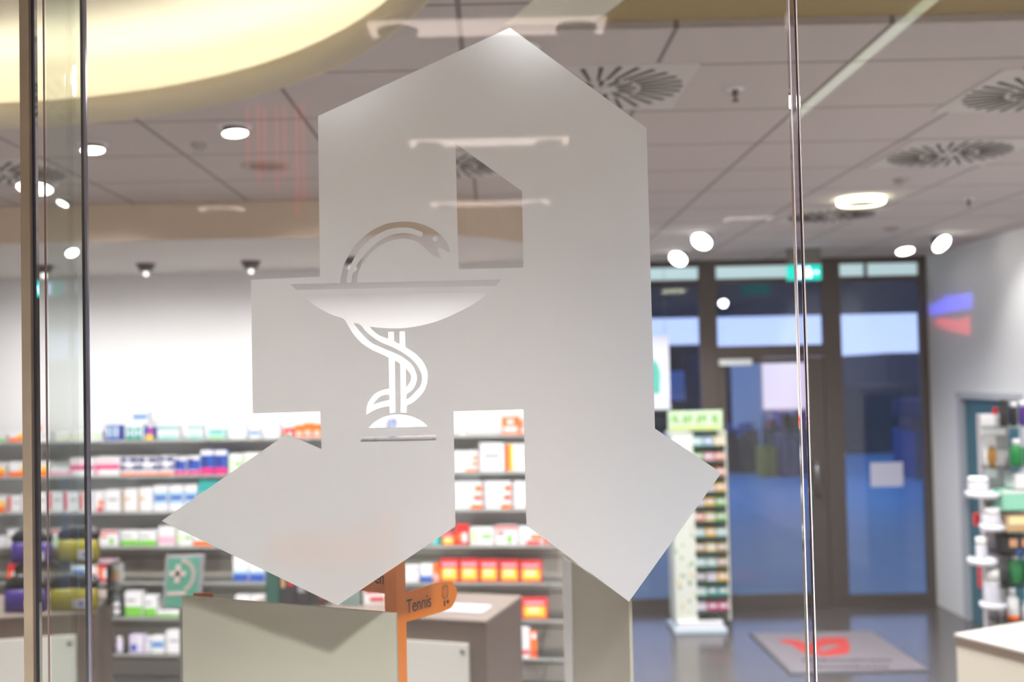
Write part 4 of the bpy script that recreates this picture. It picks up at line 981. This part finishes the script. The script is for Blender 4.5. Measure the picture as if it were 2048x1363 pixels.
# bell shaped wall washers under the soffit
def washer(px, py, label):
    q = atz(px, py, H - .216 - .05); z = H - .216
    r_ = empty('wall_washer', (q.x, q.y, z)); tag(r_, label, 'spot lamp', 'bell shaped lamps before the white wall')
    mb = MB(); mb.lathe([(0, 0), (.07, 0), (.06, -.015), (.045, -.045), (.04, -.05), (0, -.045)], mat('bell_housing', (104, 96, 92), .5), (0, 0, 0), 24); mb.done('housing', r_)
    mb = MB(); mb.lathe([(0, -.052), (.012, -.055), (.018, -.068), (.012, -.08), (0, -.084)], mat('bulb_lit', (255, 252, 248), .4, emit=.9), (0, 0, 0), 16); mb.done('bulb', r_)
washer(88, 546, 'bell shaped spot lamp seen through the window fin')
washer(292, 542, 'bell shaped spot lamp midway between post and emblem')
washer(502, 537, 'bell shaped spot lamp at the left arm of the emblem')
washer(704, 530, 'bell shaped spot lamp seen through the snake cutout')
# swirl air diffusers
dm_ = mat('diffuser_slot', (66, 60, 56), .7); dpl = mat('diffuser_plate', (214, 208, 204), .7)
def diffuser(px, py, label, s=.60, R=.285):
    q = atz(px, py, H); r_ = empty('air_vent', (q.x, q.y, H)); tag(r_, label, 'air vent', 'square air vents with radial slots')
    mb = MB(); mb.box(-s / 2, -s / 2, -.006, s / 2, s / 2, 0, dpl, .001); mb.done('plate', r_)
    mb = MB(); bm_ = mb.bm; k = mb.mi(dm_)
    def slot(r0, r1, a, wd, skew):
        ca, sa = math.cos(a), math.sin(a); cb, sb = math.cos(a + skew), math.sin(a + skew)
        p0 = Vector((r0 * ca, r0 * sa)); p1 = Vector((r1 * cb, r1 * sb)); n_ = (p1 - p0).normalized(); n_ = Vector((-n_.y, n_.x))
        vs = [p0 - n_ * wd * .6, p1 - n_ * wd, p1 + n_ * wd, p0 + n_ * wd * .6]
        A = [bm_.verts.new((v.x, v.y, -.0095)) for v in vs]; B = [bm_.verts.new((v.x, v.y, -.006)) for v in vs]
        bm_.faces.new(A).material_index = k
        for i in range(4): bm_.faces.new((A[i], A[(i + 1) % 4], B[(i + 1) % 4], B[i])).material_index = k
    for i in range(28): slot(R * .48, R, 2 * math.pi * i / 28, .0085, .10)
    for i in range(12): slot(R * .2, R * .42, 2 * math.pi * (i + .5) / 12, .011, .12)
    mb.done('slots', r_)
    mb = MB(); mb.cyl((0, 0, -.014), .016, .008, dpl, 16); mb.done('centre_screw', r_)
diffuser(1206, 176, 'air vent with radial slots cut by the top right edge of the emblem')
diffuser(1898, 306, 'large air vent with radial slots at the right of the ceiling')
diffuser(1662, 430, 'distant air vent crossed by the glass joint')
diffuser(2088, 180, 'air vent cut off by the right picture edge')
diffuser(6, 343, 'air vent left of the steel post')
diffuser(900, 330, 'air vent glimpsed in the upper emblem opening')
# sprinklers and detectors
def sprinkler(px, py, label):
    q = atz(px, py, H); r_ = empty('sprinkler', (q.x, q.y, H)); tag(r_, label, 'sprinkler')
    mb = MB(); mb.lathe([(0, -.004), (.03, -.004), (.034, 0)], white_plastic, (0, 0, 0), 20); mb.done('cover', r_)
    mb = MB(); mb.cyl((0, 0, -.024), .012, .02, mat('sprinkler_brass', (112, 92, 72), .4, .6), 12); mb.cyl((0, 0, -.042), .005, .02, mat('sprinkler_brass', (0, 0, 0)), 8); mb.cyl((0, 0, -.046), .014, .004, mat('sprinkler_brass', (0, 0, 0)), 12); mb.done('nozzle', r_)
sprinkler(1470, 178, 'small sprinkler head in the near ceiling right of the emblem')
sprinkler(1938, 398, 'small sprinkler head at the far right of the ceiling')
def detector(px, py, label, R=.05):
    q = atz(px, py, H); mb = MB(); mb.lathe([(0, -.03), (R * .6, -.028), (R * .85, -.012), (R, -.008), (R, 0)], mat('detector_grey', (176, 168, 164), .5), (0, 0, 0), 24)
    tag(mb.done('smoke_detector', None, (q.x, q.y, H)), label, 'smoke detector')
detector(1802, 358, 'small smoke detector below the large right air vent', .045)
detector(1783, 455, 'flat smoke detector below the ring light', .06)
detector(398, 288, 'small smoke detector left of the nearest ceiling lamp', .035)

# ================================================================== OUTSIDE THE ENTRANCE
pave = mat('wet_pavement', (140, 174, 198), .35, noise=.18, nscale=1.2)
mb = MB(); mb.box(-12, YB + .1, -.12, 40, 60, -.02, pave); tag(mb.done('pavement'), 'bluish pavement outside the entrance', 'pavement', kind='structure')
mb = MB(); mb.box(-6, YB + .12, 3.02, 9, 16.4, 3.3, mat('canopy_soffit_dark', (70, 68, 66), .7, noise=.1)); struct(mb.done('canopy'), 'dark canopy above the entrance outside', 'canopy')
def block(name, px0, px1, pytop, Y, d, col, label, cat, zb_=-.02, extra=None):
    a = at(px0, 760, Y); b = at(px1, 760, Y); t = at((px0 + px1) / 2, pytop, Y)
    M = mat(name + '_' + '_'.join(map(str, col)), col, .8, noise=.15, nscale=2)
    mb = MB(); mb.box(0, 0, 0, b.x - a.x, d, t.z - zb_, M, .02)
    if extra: extra(mb, b.x - a.x, t.z - zb_)
    return tag(mb.done(name, None, (a.x, Y, zb_)), label, cat)
# kiosk with lit wall
Yk = 24
root = empty('kiosk', (at(1522, 760, Yk).x, Yk, -.02)); tag(root, 'kiosk with pale lit wall seen through the entrance door', 'kiosk')
kw = at(1632, 760, Yk).x - at(1522, 760, Yk).x; kt = at(1575, 722, Yk).z
mb = MB(); mb.box(0, .05, 0, kw, 3, kt + .1, mat('kiosk_wall', (200, 190, 190), .7)); mb.done('walls', root)
mb = MB(); mb.box(.05, -.02, 1.35, kw - .05, .05, kt, mat('kiosk_lit_window', (226, 204, 204), .6, emit=.55)); mb.done('lit_front', root)
mb = MB(); mb.box(.0, -.5, .0, kw, .04, .95, mat('kiosk_counter', (70, 52, 60), .7)); mb.done('counter', root)
mb = MB()
random.seed(11)
for i in range(18):
    u = random.uniform(0.05, kw - .2); c = random.choice(['r', 'p', 'k', 'pu', 'w', 'b', 'k', 'lv']); h_ = random.uniform(.1, .5); mb.box(u, -.45, .95, u + .16, -.1, .95 + h_, pm(c))
mb.done('goods', root)
# dark buildings and hedge
def wins(mb, w, h):
    M = mat('far_window', (150, 166, 206), .5)
    for i in range(int(w / 2.2)):
        for j in range(2): mb.box(.5 + i * 2.2, -.03, 1.2 + j * 2.2, 1.7 + i * 2.2, 0, 2.3 + j * 2.2, M) if 2.4 + j * 2.2 < h else None
block('building', 1180, 1425, 690, 40, 6, (40, 42, 46), 'dark building outside left of the entrance door', 'building', extra=wins)
block('building', 1425, 1528, 706, 34, 5, (36, 36, 50), 'dark navy building behind the entrance door glass', 'building')
block('building', 1636, 1730, 716, 44, 5, (112, 112, 122), 'grey building behind the right entrance pane', 'building')
block('building', 1778, 1880, 704, 30, 5, (72, 70, 82), 'brownish building at the right end of the entrance view', 'building', extra=None)
block('hedge', 1640, 1860, 770, 28, 2, (46, 52, 64), 'low dark hedge behind the right entrance pane', 'hedge')
# market goods stacked outside, seen low through the door
for i, (x0_, x1_, y0, y1, Y, c, lab) in enumerate(((1452, 1520, 862, 925, 23.2, (62, 42, 44), 'brown crates outside behind the door glass'), (1524, 1552, 892, 930, 22.2, (190, 150, 30), 'yellowish goods stacked outside'),
        (1560, 1620, 868, 912, 22.2, (90, 66, 96), 'mauve goods stacked outside right of the door'), (1448, 1505, 846, 862, 24.6, (60, 96, 160), 'blue awning strip outside the door'))):
    a = at(x0_, y1, Y); b = at(x1_, y0, Y)
    mb = MB(); zlow = -.02; n_ = 3
    for k in range(n_): mb.box(a.x + (b.x - a.x) * k / n_ + .02, Y, zlow, a.x + (b.x - a.x) * (k + 1) / n_ - .02, Y + .6, b.z - (.12 if k == 1 else 0), mat('goods_%d' % i, c, .7, noise=.2, nscale=5), .02)
    tag(mb.done('goods_stack'), lab, 'goods')
# market stall outside the right pane
a = at(2156, 880, 21)
root = empty('market_stall', (a.x, 21, -.02)); tag(root, 'dark blue market stall outside the right entrance pane', 'stall')
sw_ = at(1846, 880, 21).x - a.x; sz_ = at(1800, 800, 21).z + .02
mb = MB(); mb.box(0, 0, sz_ - .35, sw_, 1.6, sz_, mat('stall_awning_navy', (26, 46, 92), .7), .02); mb.done('awning', root)
mb = MB(); mb.box(.04, .1, 0, sw_ - .04, 1.5, .95, mat('stall_counter_blue', (40, 84, 150), .6), .02); mb.done('counter', root)
for x in (.04, sw_ - .1):
    mb = MB(); mb.box(x, .06, 0, x + .06, .12, sz_ - .35, frame_m); mb.done('pole', root)
mb = MB(); mb.box(.1, .2, .95, sw_ - .1, 1.0, 1.2, mat('stall_goods', (70, 60, 90), .7), .03); mb.done('goods', root)
